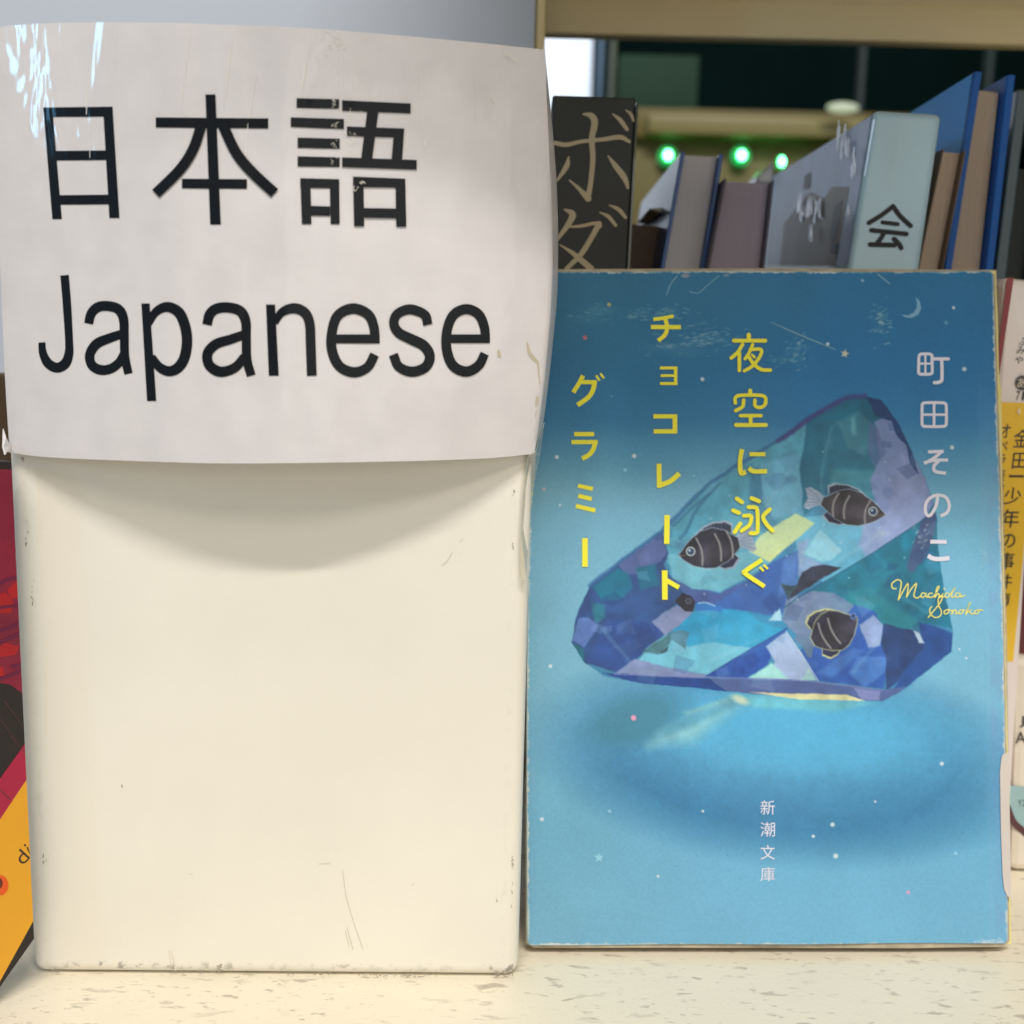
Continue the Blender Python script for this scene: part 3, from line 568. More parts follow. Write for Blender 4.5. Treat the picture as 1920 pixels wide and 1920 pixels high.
# fish
def fish(cx, cy, L, H, rot, fl=1, body=(44, 44, 58), rim=(150, 170, 190), tail=(150, 168, 190), clip=None, stripes=(.30, -.12, -.34), eye=True):
    keep = IMG.copy()
    def T(u, v): x = u*L*fl; y = v*H; return (cx+x*cos(rot)-y*sin(rot), cy+x*sin(rot)+y*cos(rot))
    tl = [T(-.42, -.10), T(-.55, -.24), T(-.70, -.30), T(-.78, -.22), T(-.70, 0), T(-.72, .26), T(-.64, .30), T(-.54, .16), T(-.42, .08)]
    polyf(tl, tail, 2.0, .95, .08)
    for k in range(5): ln([T(-.48, -.02+.02*k), T(-.72, -.24+.12*k)], 1.1, (96, 108, 134), 1.2, .7)
    dors = [T(.22, -.40), T(.05, -.54), T(-.15, -.59), T(-.32, -.56), T(-.43, -.44), T(-.40, -.26), T(-.2, -.3)]
    anal = [T(.02, .42), T(-.14, .54), T(-.30, .54), T(-.43, .38), T(-.34, .20), T(-.1, .3)]
    polyf(dors, rim, 2.5); polyf(anal, rim, 2.5)
    sh_ = lambda P, k: [(cx+(p[0]-cx)*k, cy+(p[1]-cy)*k) for p in P]
    polyf(sh_(dors, .93), (38, 44, 72), 2, tex=.3); polyf(sh_(anal, .93), (40, 44, 80), 2, tex=.3)
    for k in range(9): u = .16-.065*k; ln([T(u, -.42), T(u-.05, -.56)], 1., (120, 140, 165), 1.2, .6)
    B_ = [(.56, -.02), (.44, -.16), (.30, -.32), (.12, -.44), (-.08, -.46), (-.26, -.36), (-.40, -.16), (-.46, -.10), (-.46, .10), (-.38, .20), (-.20, .38), (0, .46), (.18, .43), (.36, .28), (.50, .10)]
    polyf([T(u*1.04, v*1.05) for u, v in B_], rim, 2.4, .8); polyf([T(u, v) for u, v in B_], body, 2., tex=.28)
    polyf([T(u*.8-.02, v*.55+.10) for u, v in B_], (72, 70, 82), 14, .55, .25)
    for u in stripes: ln([T(u+.04, -.30), T(u, -.06), T(u+.01, .16), T(u+.04, .32)], 3.4, (158, 158, 160), 2.4, .85)
    if eye:
        e = T(.36, -.04); ell(*e, 9, 9, 0, (176, 190, 196), .15, .95); ell(*e, 6.4, 6.4, 0, (40, 64, 100), .2, 1); ell(e[0]-2, e[1]-2, 2.2, 2.2, 0, (190, 215, 230), .5, .9)
    ln([T(.56, -.02), T(.46, .03)], 2, (120, 96, 84), 1.6, .8)
    if clip is not None: IMG[:] = keep*(1-clip[..., None])+IMG*clip[..., None]
fish(1335, 1028, 112, 82, radians(-13), -1, body=(34, 36, 52), stripes=(.18, -.14, -.34))
fish(1595, 952, 118, 70, radians(13), 1, body=(56, 54, 62), rim=(160, 185, 205), tail=(160, 178, 204), stripes=(.24, -.10, -.28))
fish(1562, 1183, 92, 84, radians(-27), 1, body=(46, 46, 66), rim=(200, 204, 150), tail=(96, 124, 158), stripes=(-.02, -.24), eye=False); ell(1600, 1155, 5.5, 7, .2, (90, 130, 200), .3, .9); ell(1600, 1155, 3, 4, .2, (40, 50, 80), .3, .9)
polyf([(1496, 1092), (1504, 1072), (1522, 1062), (1545, 1058), (1576, 1064), (1540, 1086), (1482, 1122), (1478, 1112)], (46, 54, 74), 2.5, tex=.3); polyf([(1464, 1093), (1480, 1098), (1498, 1096), (1484, 1112), (1478, 1128), (1472, 1110)], (56, 84, 100), 2.5, tex=.2)
polyf([(1266, 1126), (1280, 1112), (1296, 1118), (1306, 1132), (1300, 1148), (1284, 1146)], (36, 38, 52), 2.5); ell(1291, 1127, 6, 6, 0, (84, 92, 110), .3, .9); ell(1291, 1127, 3.4, 3.4, 0, (44, 50, 66), .3, 1)
polyf([(1304, 1132), (1322, 1128), (1340, 1134), (1356, 1138), (1352, 1146), (1330, 1144), (1306, 1146)], (46, 118, 196), 4); ln([(1310, 1131), (1324, 1130), (1340, 1136)], 3, (150, 200, 232), 2, .8)
polyf([(1205, 1222), (1230, 1205), (1256, 1188), (1262, 1196), (1252, 1212), (1236, 1226)], (62, 108, 122), 4, tex=.25); polyf([(1256, 1186), (1276, 1182), (1293, 1186), (1288, 1202), (1285, 1217), (1272, 1208), (1258, 1200)], (84, 138, 166), 2.5, .95, .2); polyf([(1238, 1222), (1254, 1212), (1252, 1220), (1240, 1226)], (50, 84, 100), 2.5)
# stars, moon, comet
W_ = (214, 226, 236)
for x, y, r, c_ in ((1142, 571, 3.6, (180, 178, 110)), (1097, 633, 4, (200, 110, 130)), (1317, 711, 3.6, W_), (1147, 743, 2.5, (90, 150, 190)), (1044, 857, 3.6, W_), (1189, 855, 4, W_), (1172, 881, 3.4, (140, 200, 226)), (1020, 917, 2.6, (220, 170, 180)), (1050, 947, 2, W_), (1617, 526, 3, (140, 180, 210)), (1552, 645, 3, W_), (1788, 577, 3, W_), (1808, 692, 4, W_), (1785, 839, 4, W_),
                    (1032, 1249, 3.4, W_), (1188, 1346, 5, (240, 160, 190)), (1799, 1217, 2, W_), (1812, 1234, 2, W_), (1766, 1432, 3.8, W_), (1641, 1503, 2, W_), (1561, 1546, 4, W_), (1525, 1568, 3, W_), (1567, 1605, 4.6, W_), (1016, 1536, 3.6, W_), (1318, 1521, 2.4, W_), (1143, 1521, 3, (150, 200, 230)), (1234, 1643, 2.6, W_), (1703, 1673, 3.6, (220, 160, 210)), (1792, 1600, 3, (150, 210, 240))):
    ell(x, y, r, r, 0, c_, .45, .9)
def star(cx, cy, R, col, al=1, rot=0.): polyf([(cx+(R if k % 2 == 0 else R*.45)*sin(rot+k*pi/5), cy-(R if k % 2 == 0 else R*.45)*cos(rot+k*pi/5)) for k in range(10)], col, 1.6, al, 0, True)
star(1584, 663, 8.5, (214, 208, 186), .95, .2); star(1123, 1608, 9.5, (150, 208, 232), .9); star(1774, 605, 5.5, (110, 170, 205), .8)
ln([(1446, 604, 1.2), (1500, 628, 2.4), (1566, 655, 1.6)], 2, (150, 180, 190), 1.4, .8)
polyf([(1717, 556), (1725, 566), (1727, 578), (1722, 590), (1710, 596), (1698, 595), (1690, 590), (1704, 591), (1713, 586), (1719, 576), (1719, 566)], (130, 180, 214), 1.5, .95, 0, True)
for _ in range(90):   # tiny dark flecks of wear
    x = rng.uniform(1000, 1870); y = rng.uniform(520, 1765); ell(x, y, .9, .9, 0, (30, 70, 90), .6, .6)
# whitish scuffs and creases, with scratch glints painted into the print colours
def scuff_glint(cx, cy, rx, ry, n, L=9, ang=-.1, al=.45):
    for _ in range(n):
        x = cx+rng.normal()*rx; y = cy+rng.normal()*ry; a = ang+rng.normal()*.22; l = rng.uniform(.15, .7)*L
        ln([(x-l*cos(a), y-l*sin(a)), (x, y+rng.normal()*.5), (x+l*cos(a), y+l*sin(a))], rng.uniform(.6, 2.6), (186, 204, 210), 2.4, al*rng.uniform(.3, 1))
    for _ in range(3): ell(cx+rng.normal()*rx*.5, cy+rng.normal()*ry*.5, rx*.7, ry*.35+2, ang, (150, 180, 190), 1.2, .10)
scuff_glint(1320, 632, 30, 16, 80); scuff_glint(1248, 585, 22, 10, 30); scuff_glint(1195, 588, 12, 7, 16, 7); scuff_glint(1110, 592, 40, 18, 22, 8, 0, .3); scuff_glint(1250, 648, 12, 3, 8); scuff_glint(1650, 600, 12, 16, 46, 7, -.3, .6); scuff_glint(1494, 655, 10, 14, 34, 6, -.5, .6); scuff_glint(1470, 672, 16, 6, 20, 6, 0, .4); scuff_glint(1270, 655, 50, 14, 18, 6, 0, .3)
ln([(1270, 517), (1258, 532), (1250, 552)], 1.8, (170, 196, 200), 1.6, .7); ln([(1348, 517), (1325, 536), (1310, 549), (1293, 547)], 1.8, (170, 196, 200), 1.6, .6); ln([(1646, 514), (1668, 532)], 2, (190, 205, 215), 1.6, .7)
ell(1285, 517, 8, 4, 0, (150, 150, 165), .4, .8); ell(1362, 516, 6, 3, 0, (130, 150, 165), .4, .7)
scuff_glint(1728, 1000, 8, 14, 26, 5, -.6, .7); scuff_glint(1655, 1002, 8, 6, 14, 5, -.6, .7); scuff_glint(1568, 1030, 6, 8, 10, 4, -.8, .6); scuff_glint(1503, 1048, 4, 4, 6, 4, -.8, .6); scuff_glint(1845, 1045, 3, 14, 12, 4, 0, .5)
# spine fold: paler rubbed band near the right edge, whitened rims
fx = (PX-Lx[:, None, 0])/(Rx[:, None, 0]-Lx[:, None, 0])
dR = Rx[:, None, 0]-PX; dL = PX-Lx[:, None, 0]; dT = PY-509; dB = 1772-PY
blend(np.exp(-((dR-30)/7)**2)*.10*(PY > 700), (150, 170, 210)); blend((dR < 24)*(.20+.3*n20)*np.clip((PY-600)/400, 0, 1), (126, 152, 200))
for d_, w_ in ((dL, 2.6), (dB, 2.6), (dT, 2.2), (dR, 2.5)):
    blend(np.clip(1-(d_-w_*(.7+1.6*n8+1.0*n3))/1.4, 0, 1)*np.clip(.72+.9*n20, 0, 1), (196, 206, 204))
blend(np.clip(1-np.hypot(np.maximum(0, 14-dR), np.maximum(0, 12-dB))/3, 0, 1)*0, (200, 210, 210))
for _ in range(16): x = 1865+rng.normal()*14; ln([(x-5, 1766+rng.normal()*2.5), (x+5, 1765+rng.normal()*2.5)], 1.4, (214, 222, 222), 1.4, .7)
IMG *= (1+.05*n3+.03*n60)[..., None]
IMG = np.clip(IMG, 0, 255)/255
LIN = np.where(IMG <= .04045, IMG/12.92, ((IMG+.055)/1.055)**2.4)*.94
keepq = np.ones((NY, NX), bool)
def rc(x0, y0, r, sx_, sy_): # rounded corners
    dx = (PX-x0)*sx_; dy = (PY-y0)*sy_; return (dx > 0) & (dy > 0) & (np.hypot(dx, dy) > r)
keepq &= ~rc(1853, 519, 11, 1, -1); keepq &= ~rc(998, 1764, 9, -1, 1); keepq &= ~rc(1878, 1760, 11, 1, 1)
D0 = (cf[None, None]+(PX[..., None]-960)/F*cr-(PY[..., None]-960)/F*cu)
def warp_off(px, py):   # slight waviness of a handled cover
    return .00025*np.sin(px*.011+1.3)*np.sin(py*.006+.4)
off = warp_off(PX, PY)
tt = (((A-CP)@nb)+off)/(D0@nb); XYZ = CP+D0*tt[..., None]
idx = np.arange(NY*NX).reshape(NY, NX)
q = np.stack([idx[:-1, :-1], idx[1:, :-1], idx[1:, 1:], idx[:-1, 1:]], -1)
kq = keepq[:-1, :-1] & keepq[1:, :-1] & keepq[1:, 1:] & keepq[:-1, 1:]; q = q[kq]
me = bpy.data.meshes.new('cover_picture'); me.vertices.add(NX*NY); me.vertices.foreach_set('co', XYZ.ravel().astype(np.float32))
me.loops.add(len(q)*4); me.loops.foreach_set('vertex_index', q.ravel().astype(np.int32)); me.polygons.add(len(q)); me.polygons.foreach_set('loop_start', np.arange(0, len(q)*4, 4, dtype=np.int32))
me.update(calc_edges=True)
ca = me.color_attributes.new('print', 'FLOAT_COLOR', 'POINT'); ca.data.foreach_set('color', np.concatenate([LIN, np.ones((NY, NX, 1))], -1).ravel().astype(np.float32))
m_cov = mat('glossy_printed_cover', (.1, .3, .5), .5, coat=.28, coat_rough=.14, spec=.3, bump=.25, bscale=500, attr='print', bdist=.00008)
pb = thing('paperback_book', 'worn blue paperback with a crystal full of striped fish, leaning beside the white block', 'book')
co_ = link('cover_picture', me, m_cov, pb, smooth=True)
if me.polygons[1000].normal.y > 0: me.flip_normals()
# board, pages, back
def outline(grow):
    c = np.array([1440, 1140.]); P = [Ledge(t) for t in np.linspace(0, 1, 12)]+[Redge(t) for t in np.linspace(1, 0, 12)]
    return P
bp_ = [(1013, 507.5), (1011, 505.5), (1300, 504.5), (1500, 504), (1700, 505), (1856, 508), (1866, 516), (1870, 700), (1878, 950), (1884, 1200), (1889, 1500), (1893, 1764), (1884, 1775), (1700, 1778), (1400, 1777), (1200, 1777), (1000, 1777), (986, 1768), (986, 1500), (987, 1200), (993, 900), (1003, 700)]
def slab(name, P, o0, o1, m, parent, grow=0):
    n = len(P); v = [cov(x, y, o0) for x, y in P]+[p-nb*(o0-o1) for p in [cov(x, y, o0) for x, y in P]]
    f = [tuple(range(n)), tuple(range(2*n-1, n-1, -1))]+[(i, i+n, (i+1) % n+n, (i+1) % n) for i in range(n)]
    me = mesh(name, v, f); bm = bmesh.new(); bm.from_mesh(me); bmesh.ops.triangulate(bm, faces=[q for q in bm.faces if len(q.verts) > 4]); bmesh.ops.recalc_face_normals(bm, faces=bm.faces); bm.to_mesh(me); bm.free()
    return link(name, me, m, parent)
m_edge = mat('worn_card_edge', srgb(176, 166, 142), .8, var=.2, vscale=300)
slab('front_cover_card', bp_, -.0006, -.0011, m_edge, pb)
m_pages = mat('page_block', srgb(170, 150, 118), .85, var=.12, vscale=900, stretch=(.2, 6, .2), detail=1)
slab('page_block', [(1016, 511), (1440, 509), (1860, 514), (1884, 1766), (1440, 1769), (994, 1769)], -.00115, -.0105, m_pages, pb)
m_yel = mat('pale_yellow_card', srgb(226, 216, 142), .6, var=.06, vscale=200)
slab('back_cover', [(1013, 505), (1440, 503), (1868, 506), (1873, 640), (1876, 720), (1882, 950), (1888, 1200), (1892, 1500), (1896, 1772), (1440, 1776), (988, 1776)], -.0106, -.0114, m_edge, pb)
slab('yellow_flyleaf', [(1800, 508), (1867, 508), (1871, 600), (1873, 700), (1877, 730), (1879, 800), (1879, 900), (1883, 1100), (1887, 1300), (1892, 1500), (1895, 1700), (1896, 1770), (1800, 1770)], -.00112, -.00145, m_yel, pb)
pt_ = [(1884, 1412), (1891, 1412), (1894, 1560), (1896, 1684), (1889, 1681), (1883, 1668), (1880, 1640), (1877, 1560), (1875, 1450), (1877, 1428), (1879, 1417)]
slab('white_sticker', pt_, .00025, .00012, mat('sticker_paper', srgb(206, 197, 190), .5, coat=.2), pb)
m_ti = mat('yellow_title_print', srgb(238, 232, 14, k=.98), .45, coat=.4, coat_rough=.17)
m_lav = mat('pale_author_print', srgb(226, 226, 242, k=.95), .45, coat=.4, coat_rough=.17)
cp = lambda x, y, k: cov(x, y, float(warp_off(x, y))+.00007+k*.000006)
oA = (980, 480); sA = 3.692; oC = (1240, 840); sC = 4.174; oD = (1040, 960); sD = 4.364; oB = (1400, 480); oE = (1400, 940); sE = 3.84
ik = Ink()
def K(P, w, o=oA, s=sA, cap='butt', curve=True): ik.st(P, w, o, s, curve, cap)
K([(418, 828), (388, 885), (350, 945)], 30); K([(395, 872), (512, 874)], 28); K([(500, 862), (486, 930), (450, 982), (380, 1032)], 32); K([(508, 826), (532, 862)], 15); K([(538, 812), (562, 846)], 15)
K([(357, 1233), (495, 1233)], 29); K([(338, 1288), (520, 1288)], 29); K([(506, 1276), (490, 1335), (460, 1375), (412, 1404)], 32)
K([(383, 1590), (485, 1612)], 28); K([(385, 1660), (478, 1682)], 29); K([(368, 1730), (503, 1762)], 29)
K([(905, 438), (960, 432), (1045, 416)], 24); K([(888, 492), (1095, 492)], 29); K([(985, 428), (1000, 490), (985, 545), (938, 586)], 28)
K([(950, 775), (1070, 775)], 20); K([(955, 828), (1062, 828)], 18); K([(950, 883), (1070, 883)], 20); K([(1059, 766), (1059, 893)], 23)
K([(905, 1110), (1070, 1110)], 29); K([(1054, 1098), (1054, 1229)], 32); K([(907, 1214), (1070, 1214)], 30)
K([(944, 1438), (946, 1605)], 34); K([(940, 1590), (1020, 1560), (1085, 1505)], 34)
K([(45, 525), (42, 750)], 42, oC, sC); K([(248, 214), (248, 449)], 46, oD, sD)
K([(26, 958), (28, 1187)], 44, oC, sC); K([(42, 1036), (138, 1092)], 36, oC, sC)
R_ = dict(cap='round')
K([(1565, 546), (1565, 575)], 30, **R_); K([(1462, 586), (1680, 586)], 26, **R_); K([(1522, 612), (1490, 665), (1444, 706)], 25, **R_); K([(1500, 672), (1500, 792)], 25, **R_); K([(1592, 612), (1572, 662), (1540, 712)], 22, **R_); K([(1575, 648), (1650, 648), (1640, 700), (1590, 762), (1535, 795)], 23, **R_); K([(1560, 690), (1598, 745), (1650, 785), (1714, 790)], 25, **R_); K([(1588, 684), (1606, 702)], 16, **R_)
K([(1575, 932), (1575, 960)], 28, **R_); K([(1472, 1018), (1472, 984), (1498, 966), (1575, 963), (1655, 966), (1682, 984), (1680, 1018)], 24, **R_); K([(1530, 998), (1522, 1042), (1475, 1070)], 25, **R_); K([(1608, 998), (1608, 1030), (1622, 1046), (1655, 1046), (1680, 1025), (1684, 1010)], 24, **R_); K([(1508, 1105), (1650, 1105)], 24, **R_); K([(1578, 1105), (1578, 1170)], 26); K([(1478, 1170), (1684, 1170)], 28, **R_)
K([(1518, 1337, 32), (1505, 1420, 30), (1512, 1500, 34), (1546, 1496, 28)], 32); K([(1570, 1372), (1680, 1372)], 28); K([(1564, 1468), (1600, 1490), (1692, 1490)], 31)
for P, w in (([(592, 396), (632, 424)], 33), ([(562, 488), (608, 508)], 32), ([(618, 592), (574, 658)], 33), ([(706, 392), (764, 416)], 32), ([(682, 462), (738, 466), (752, 500), (754, 630), (744, 664), (698, 666)], 31), ([(646, 530), (702, 534), (690, 600), (628, 648)], 30), ([(848, 480), (798, 534), (820, 590), (870, 646)], 32)): K(P, w, oC, sC, 'round')
K([(788, 874), (664, 958), (660, 985), (808, 1084)], 34, oC, sC); K([(770, 932), (802, 964)], 17, oC, sC); K([(800, 914), (834, 946)], 17, oC, sC)
ik.build('title_lettering', cp, m_ti, pb)
ik = Ink()
K([(1192, 700), (1198, 684), (1215, 678), (1262, 678), (1278, 684), (1283, 700), (1284, 800), (1276, 814), (1260, 818), (1208, 818), (1194, 812), (1190, 796), (1192, 700)], 20, oB); K([(1237, 680), (1237, 818)], 14, oB); K([(1192, 745), (1282, 745)], 14, oB); K([(1290, 712), (1396, 712)], 22, oB, cap='round'); K([(1350, 712), (1352, 845), (1336, 872), (1300, 877)], 23, oB, cap='round')
K([(1214, 1050), (1218, 1024), (1240, 1016), (1350, 1016), (1376, 1024), (1382, 1050), (1382, 1150), (1376, 1172), (1350, 1180), (1240, 1180), (1218, 1172), (1214, 1150), (1214, 1050)], 20, oB); K([(1297, 1016), (1297, 1180)], 18, oB); K([(1215, 1098), (1380, 1098)], 16, oB)
K([(1256, 1356), (1364, 1352)], 22, oB); K([(1352, 1352), (1300, 1396), (1232, 1436)], 22, oB); K([(1226, 1432), (1300, 1414), (1394, 1412)], 21, oB); K([(1332, 1416), (1298, 1452), (1304, 1490), (1380, 1504)], 22, oB)
K([(1322, 1662), (1310, 1730), (1270, 1795), (1240, 1780), (1240, 1715), (1275, 1672), (1325, 1655), (1380, 1672), (1402, 1725), (1388, 1775), (1342, 1800)], 22, oB)
K([(1322, 290), (1440, 292)], 28, oE, sE); K([(1305, 392), (1345, 412), (1400, 415), (1460, 408)], 31, oE, sE)
ik.build('author_lettering', cp, m_lav, pb)
ik = Ink()
for P in ([(1075, 630), (1048, 622), (1048, 590), (1085, 565), (1112, 580), (1106, 640), (1092, 710)], [(1092, 710), (1130, 640), (1160, 592), (1160, 640), (1150, 690)], [(1150, 690), (1185, 630), (1222, 592), (1212, 640), (1204, 680), (1225, 696), (1250, 684)],
          [(1288, 664), (1266, 660), (1254, 680), (1266, 692), (1284, 680), (1292, 662), (1292, 686), (1310, 690)], [(1338, 664), (1318, 662), (1306, 680), (1320, 692), (1348, 684)], [(1348, 684), (1380, 630), (1384, 612), (1370, 625), (1354, 692)], [(1356, 690), (1374, 666), (1386, 670), (1384, 690), (1402, 686)], [(1412, 664), (1406, 688), (1428, 684)],
          [(1456, 664), (1436, 662), (1426, 680), (1440, 692), (1460, 678), (1502, 620), (1480, 660), (1476, 690), (1498, 684)], [(1532, 664), (1512, 662), (1502, 680), (1514, 692), (1534, 680), (1542, 662), (1540, 688), (1572, 676)],
          [(1308, 836), (1340, 796), (1390, 735), (1408, 690), (1395, 680), (1380, 705), (1382, 750), (1402, 792), (1392, 826), (1355, 836), (1325, 812), (1318, 780), (1332, 758)],
          [(1446, 780), (1424, 790), (1424, 808), (1444, 808), (1456, 790), (1446, 780), (1474, 784)], [(1484, 782), (1474, 812), (1496, 784), (1510, 788), (1504, 810), (1524, 802)], [(1548, 782), (1530, 790), (1528, 808), (1546, 808), (1558, 792), (1548, 782), (1572, 784)],
          [(1576, 812), (1600, 750), (1612, 730), (1602, 740), (1582, 812)], [(1584, 800), (1620, 778), (1606, 792), (1622, 812), (1640, 800)], [(1664, 782), (1644, 790), (1642, 808), (1660, 808), (1672, 794), (1664, 782), (1700, 784)]): K(P, 7.5, oE, sE, 'round')
ell_dot = [(1420, 628), (1424, 634)]; K(ell_dot, 8, oE, sE, 'round')
ik.build('signature_lettering', cp, mat('pale_yellow_print', srgb(240, 230, 110), .45, coat=.4, coat_rough=.17), pb)
ik = Ink()
for ch, y in (('新', 1514), ('潮', 1555), ('文', 1598), ('庫', 1639)): glyph_px(ik, ch, 1439.5, y, 27, 27)
ik.build('publisher_lettering', cp, m_lav, pb)

# ------------------------------------------------------------------ books standing behind
def edge_to(y_, p, q): t = (y_-p[1])/(q[1]-p[1]); return (p[0]+(q[0]-p[0])*t, y_)
def front_quad(tl, tr, bl_, br_, Y):
    """top corners and lower visible corners in px, carried down to the shelf"""
    TL, TR, BL, BR = on_y(*tl, Y), on_y(*tr, Y), on_y(*bl_, Y), on_y(*br_, Y); z0 = .0004
    dn = lambda T, B_: T+(B_-T)*((T[2]-z0)/(T[2]-B_[2]))
    return [dn(TL, BL), dn(TR, BR), TR, TL]
def shiftq(qd, d): return [p+np.array(d) for p in qd]
def inset(qd, l=0., r=0., t=0., b=0., dy=0.):
    w = qd[1]-qd[0]; w = w/np.linalg.norm(w); h = qd[3]-qd[0]; h = h/np.linalg.norm(h); y = np.array([0, dy, 0])
    return [qd[0]+w*l+h*b+y, qd[1]-w*r+h*b+y, qd[2]-w*r-h*t+y, qd[3]+w*l-h*t+y]
def spine_book(name, label, qd, D, m, bev=.001, group=None, skew=0.):
    t = thing(name, label, 'book', group)
    bd = hexa('cover', qd, shiftq(qd, (skew, D, 0)), m, t, bev)
    pg = inset(qd, .0012, .0012, .0015, .001, .004)
    hexa('page_block', pg, shiftq(pg, (skew, D-.0035, 0)), m_page2, t)
    return t, bd
def fore_book(name, label, qd, D, mc, mp_, ct=.0016, lift=.003, group=None, hood=0., left=True, right=True):
    """fore edge to the front: page block between two boards"""
    t = thing(name, label, 'book', group)
    w = qd[1]-qd[0]; wid = np.linalg.norm(w); w /= wid
    if left: 
        ql = [qd[0], qd[0]+w*ct, qd[3]+w*ct, qd[3]]; hexa('board', ql, shiftq(ql, (0, D, 0)), mc, t, .0003)
    if right: 
        qr = [qd[1]-w*ct, qd[1], qd[2], qd[2]-w*ct]; hexa('board', qr, shiftq(qr, (0, D, 0)), mc, t, .0003)
    pg = inset(qd, ct+.00005 if left else 0, ct+.00005 if right else 0, lift, .002, .0025); hexa('page_block', pg, shiftq(pg, (0, D-.006, 0)), mp_, t, .0002)
    sp = inset(qd, ct+.0001, ct+.0001, .0002, .0002, D-.0033); hexa('spine', sp, shiftq(sp, (0, .003, 0)), mc, t)
    return t
def on_face(qd):
    """px -> point on the front face of a book"""
    p0 = qd[0]; n = np.cross(qd[1]-qd[0], qd[3]-qd[0]); n /= np.linalg.norm(n)
    if n[1] > 0: n = -n
    return lambda x, y, k: on_plane(x, y, p0+n*(.00010+k*.00001), n)
m_page2 = mat('paper_edges', srgb(150, 140, 128), .9, var=.10, vscale=700, stretch=(8, 1, .05), detail=1)
# 1 black
Y1 = .253
q1 = front_quad((1036, 178), (1192, 183), (1036, 500), (1175, 500), Y1)
m_blk = mat('black_cloth_cover', srgb(46, 48, 44, k=1.), .6, coat=.1, coat_rough=.3, spec=.3, bump=.2, bscale=500, var=.1, vscale=90)
b1, _ = spine_book('spine_book', 'black paperback spine with cream brushed characters between the sign block and the blue book', q1, .105, m_blk, .0005)
ik = Ink(); oF = (1000, 0); ff = on_face(q1)
def Kb(P, w=0, cap='round'): ik.st(P, w, oF, sA, True, cap)
Kb([(150, 990, 30), (230, 1002, 30), (330, 980, 26), (480, 965, 28), (600, 950, 34), (665, 980, 22)]); Kb([(345, 790, 12), (400, 800, 40), (425, 850, 46), (405, 960, 40), (412, 1100, 36), (395, 1280, 34), (375, 1370, 42)]); Kb([(250, 1248, 10), (310, 1300, 24), (380, 1375, 44)])
Kb([(245, 1085, 10), (230, 1150, 36), (165, 1250, 16)]); Kb([(518, 1080, 10), (570, 1150, 36), (630, 1230, 40), (655, 1300, 18)]); Kb([(548, 788, 8), (600, 830, 30), (648, 895, 26)]); Kb([(640, 762, 8), (675, 790, 22), (692, 835, 16)])
Kb([(215, 1450, 10), (270, 1480, 44), (250, 1540, 40), (165, 1660, 22)]); Kb([(250, 1570, 14), (330, 1565, 22), (430, 1545, 24), (460, 1565, 30)]); Kb([(455, 1550, 40), (400, 1650, 36), (330, 1760, 36), (230, 1860, 28)]); Kb([(185, 1695, 8), (270, 1750, 28), (330, 1800, 40), (400, 1860, 44)]); Kb([(460, 1470, 8), (520, 1500, 26), (570, 1560, 22)]); Kb([(525, 1420, 8), (590, 1450, 28), (638, 1505, 22)])
ik.build('brush_lettering', ff, mat('cream_print', srgb(176, 162, 132), .6), b1)
m_film = mat('clear_film', srgb(140, 150, 140), .12, coat=1, coat_rough=.05)
e1 = [q1[1]+np.array([.0002, -.0003, 0]), q1[1]+np.array([.0009, .0015, 0]), q1[2]+np.array([.0009, .0015, -.001]), q1[2]+np.array([.0002, -.0003, -.001])]
hexa('film_edge', e1, shiftq(e1, (.0002, .03, 0)), m_film, b1)
# 2 low dark brown page block
q2 = front_quad((1186, 396), (1262, 404), (1176, 500), (1245, 500), .295)
t2 = fore_book('page_edge_book', 'short dark brown book with open page edges beside the black spine', q2, .07, mat('brown_board', srgb(60, 50, 48), .5), mat('brown_pages', srgb(120, 104, 92), .9, var=.1, vscale=500, stretch=(8, 1, .1), detail=1), right=False)
pk = [on_y(1218, 391, .30), on_y(1256, 388, .30), on_y(1256, 400, .30), on_y(1240, 398, .30)]
pkm = mesh('white_page_corner', [*pk, *[p+np.array([0, .03, .0]) for p in pk]], [(0, 1, 2, 3), (0, 1, 5, 4), (4, 5, 6, 7), (1, 2, 6, 5), (2, 3, 7, 6), (3, 0, 4, 7)])
link('white_page_corner', pkm, mat('white_page', srgb(230, 228, 205), .5), t2)
# 3 grey pages, blue boards
m_blueb = mat('dark_blue_board', srgb(14, 78, 150), .4, coat=.3)
q3 = front_quad((1277, 284), (1357, 288), (1239, 500), (1323, 500), .278)
fore_book('page_edge_book', 'leaning book with grey page edges between two thin dark blue boards', q3, .085, m_blueb, mat('grey_pages', srgb(200, 198, 202), .9, var=.04, vscale=700, stretch=(8, 1, .1), detail=1), .0011, .0004)
# 4 mauve brown pages
q4 = front_quad((1358, 334), (1452, 338), (1326, 500), (1434, 500), .274)
fore_book('page_edge_book', 'squat book with mauve grey page edges left of the pale blue cover', q4, .05, mat('mauve_board', srgb(92, 84, 96), .5), mat('mauve_pages', srgb(168, 158, 172), .9, var=.05, vscale=700, stretch=(8, 1, .1), detail=1), .0007, .0004)
# white things peeping over
pw = thing('small_white_book', 'small white glossy book top peeping above the mauve page edges', 'book')
qw = [on_y(1418, 345, .36), on_y(1452, 345, .36), on_y(1452, 302, .36), on_y(1418, 330, .36)]
hexa('cover', qw, shiftq(qw, (0, .02, 0)), mat('white_gloss', srgb(190, 196, 200), .3, coat=.6), pw, .001)
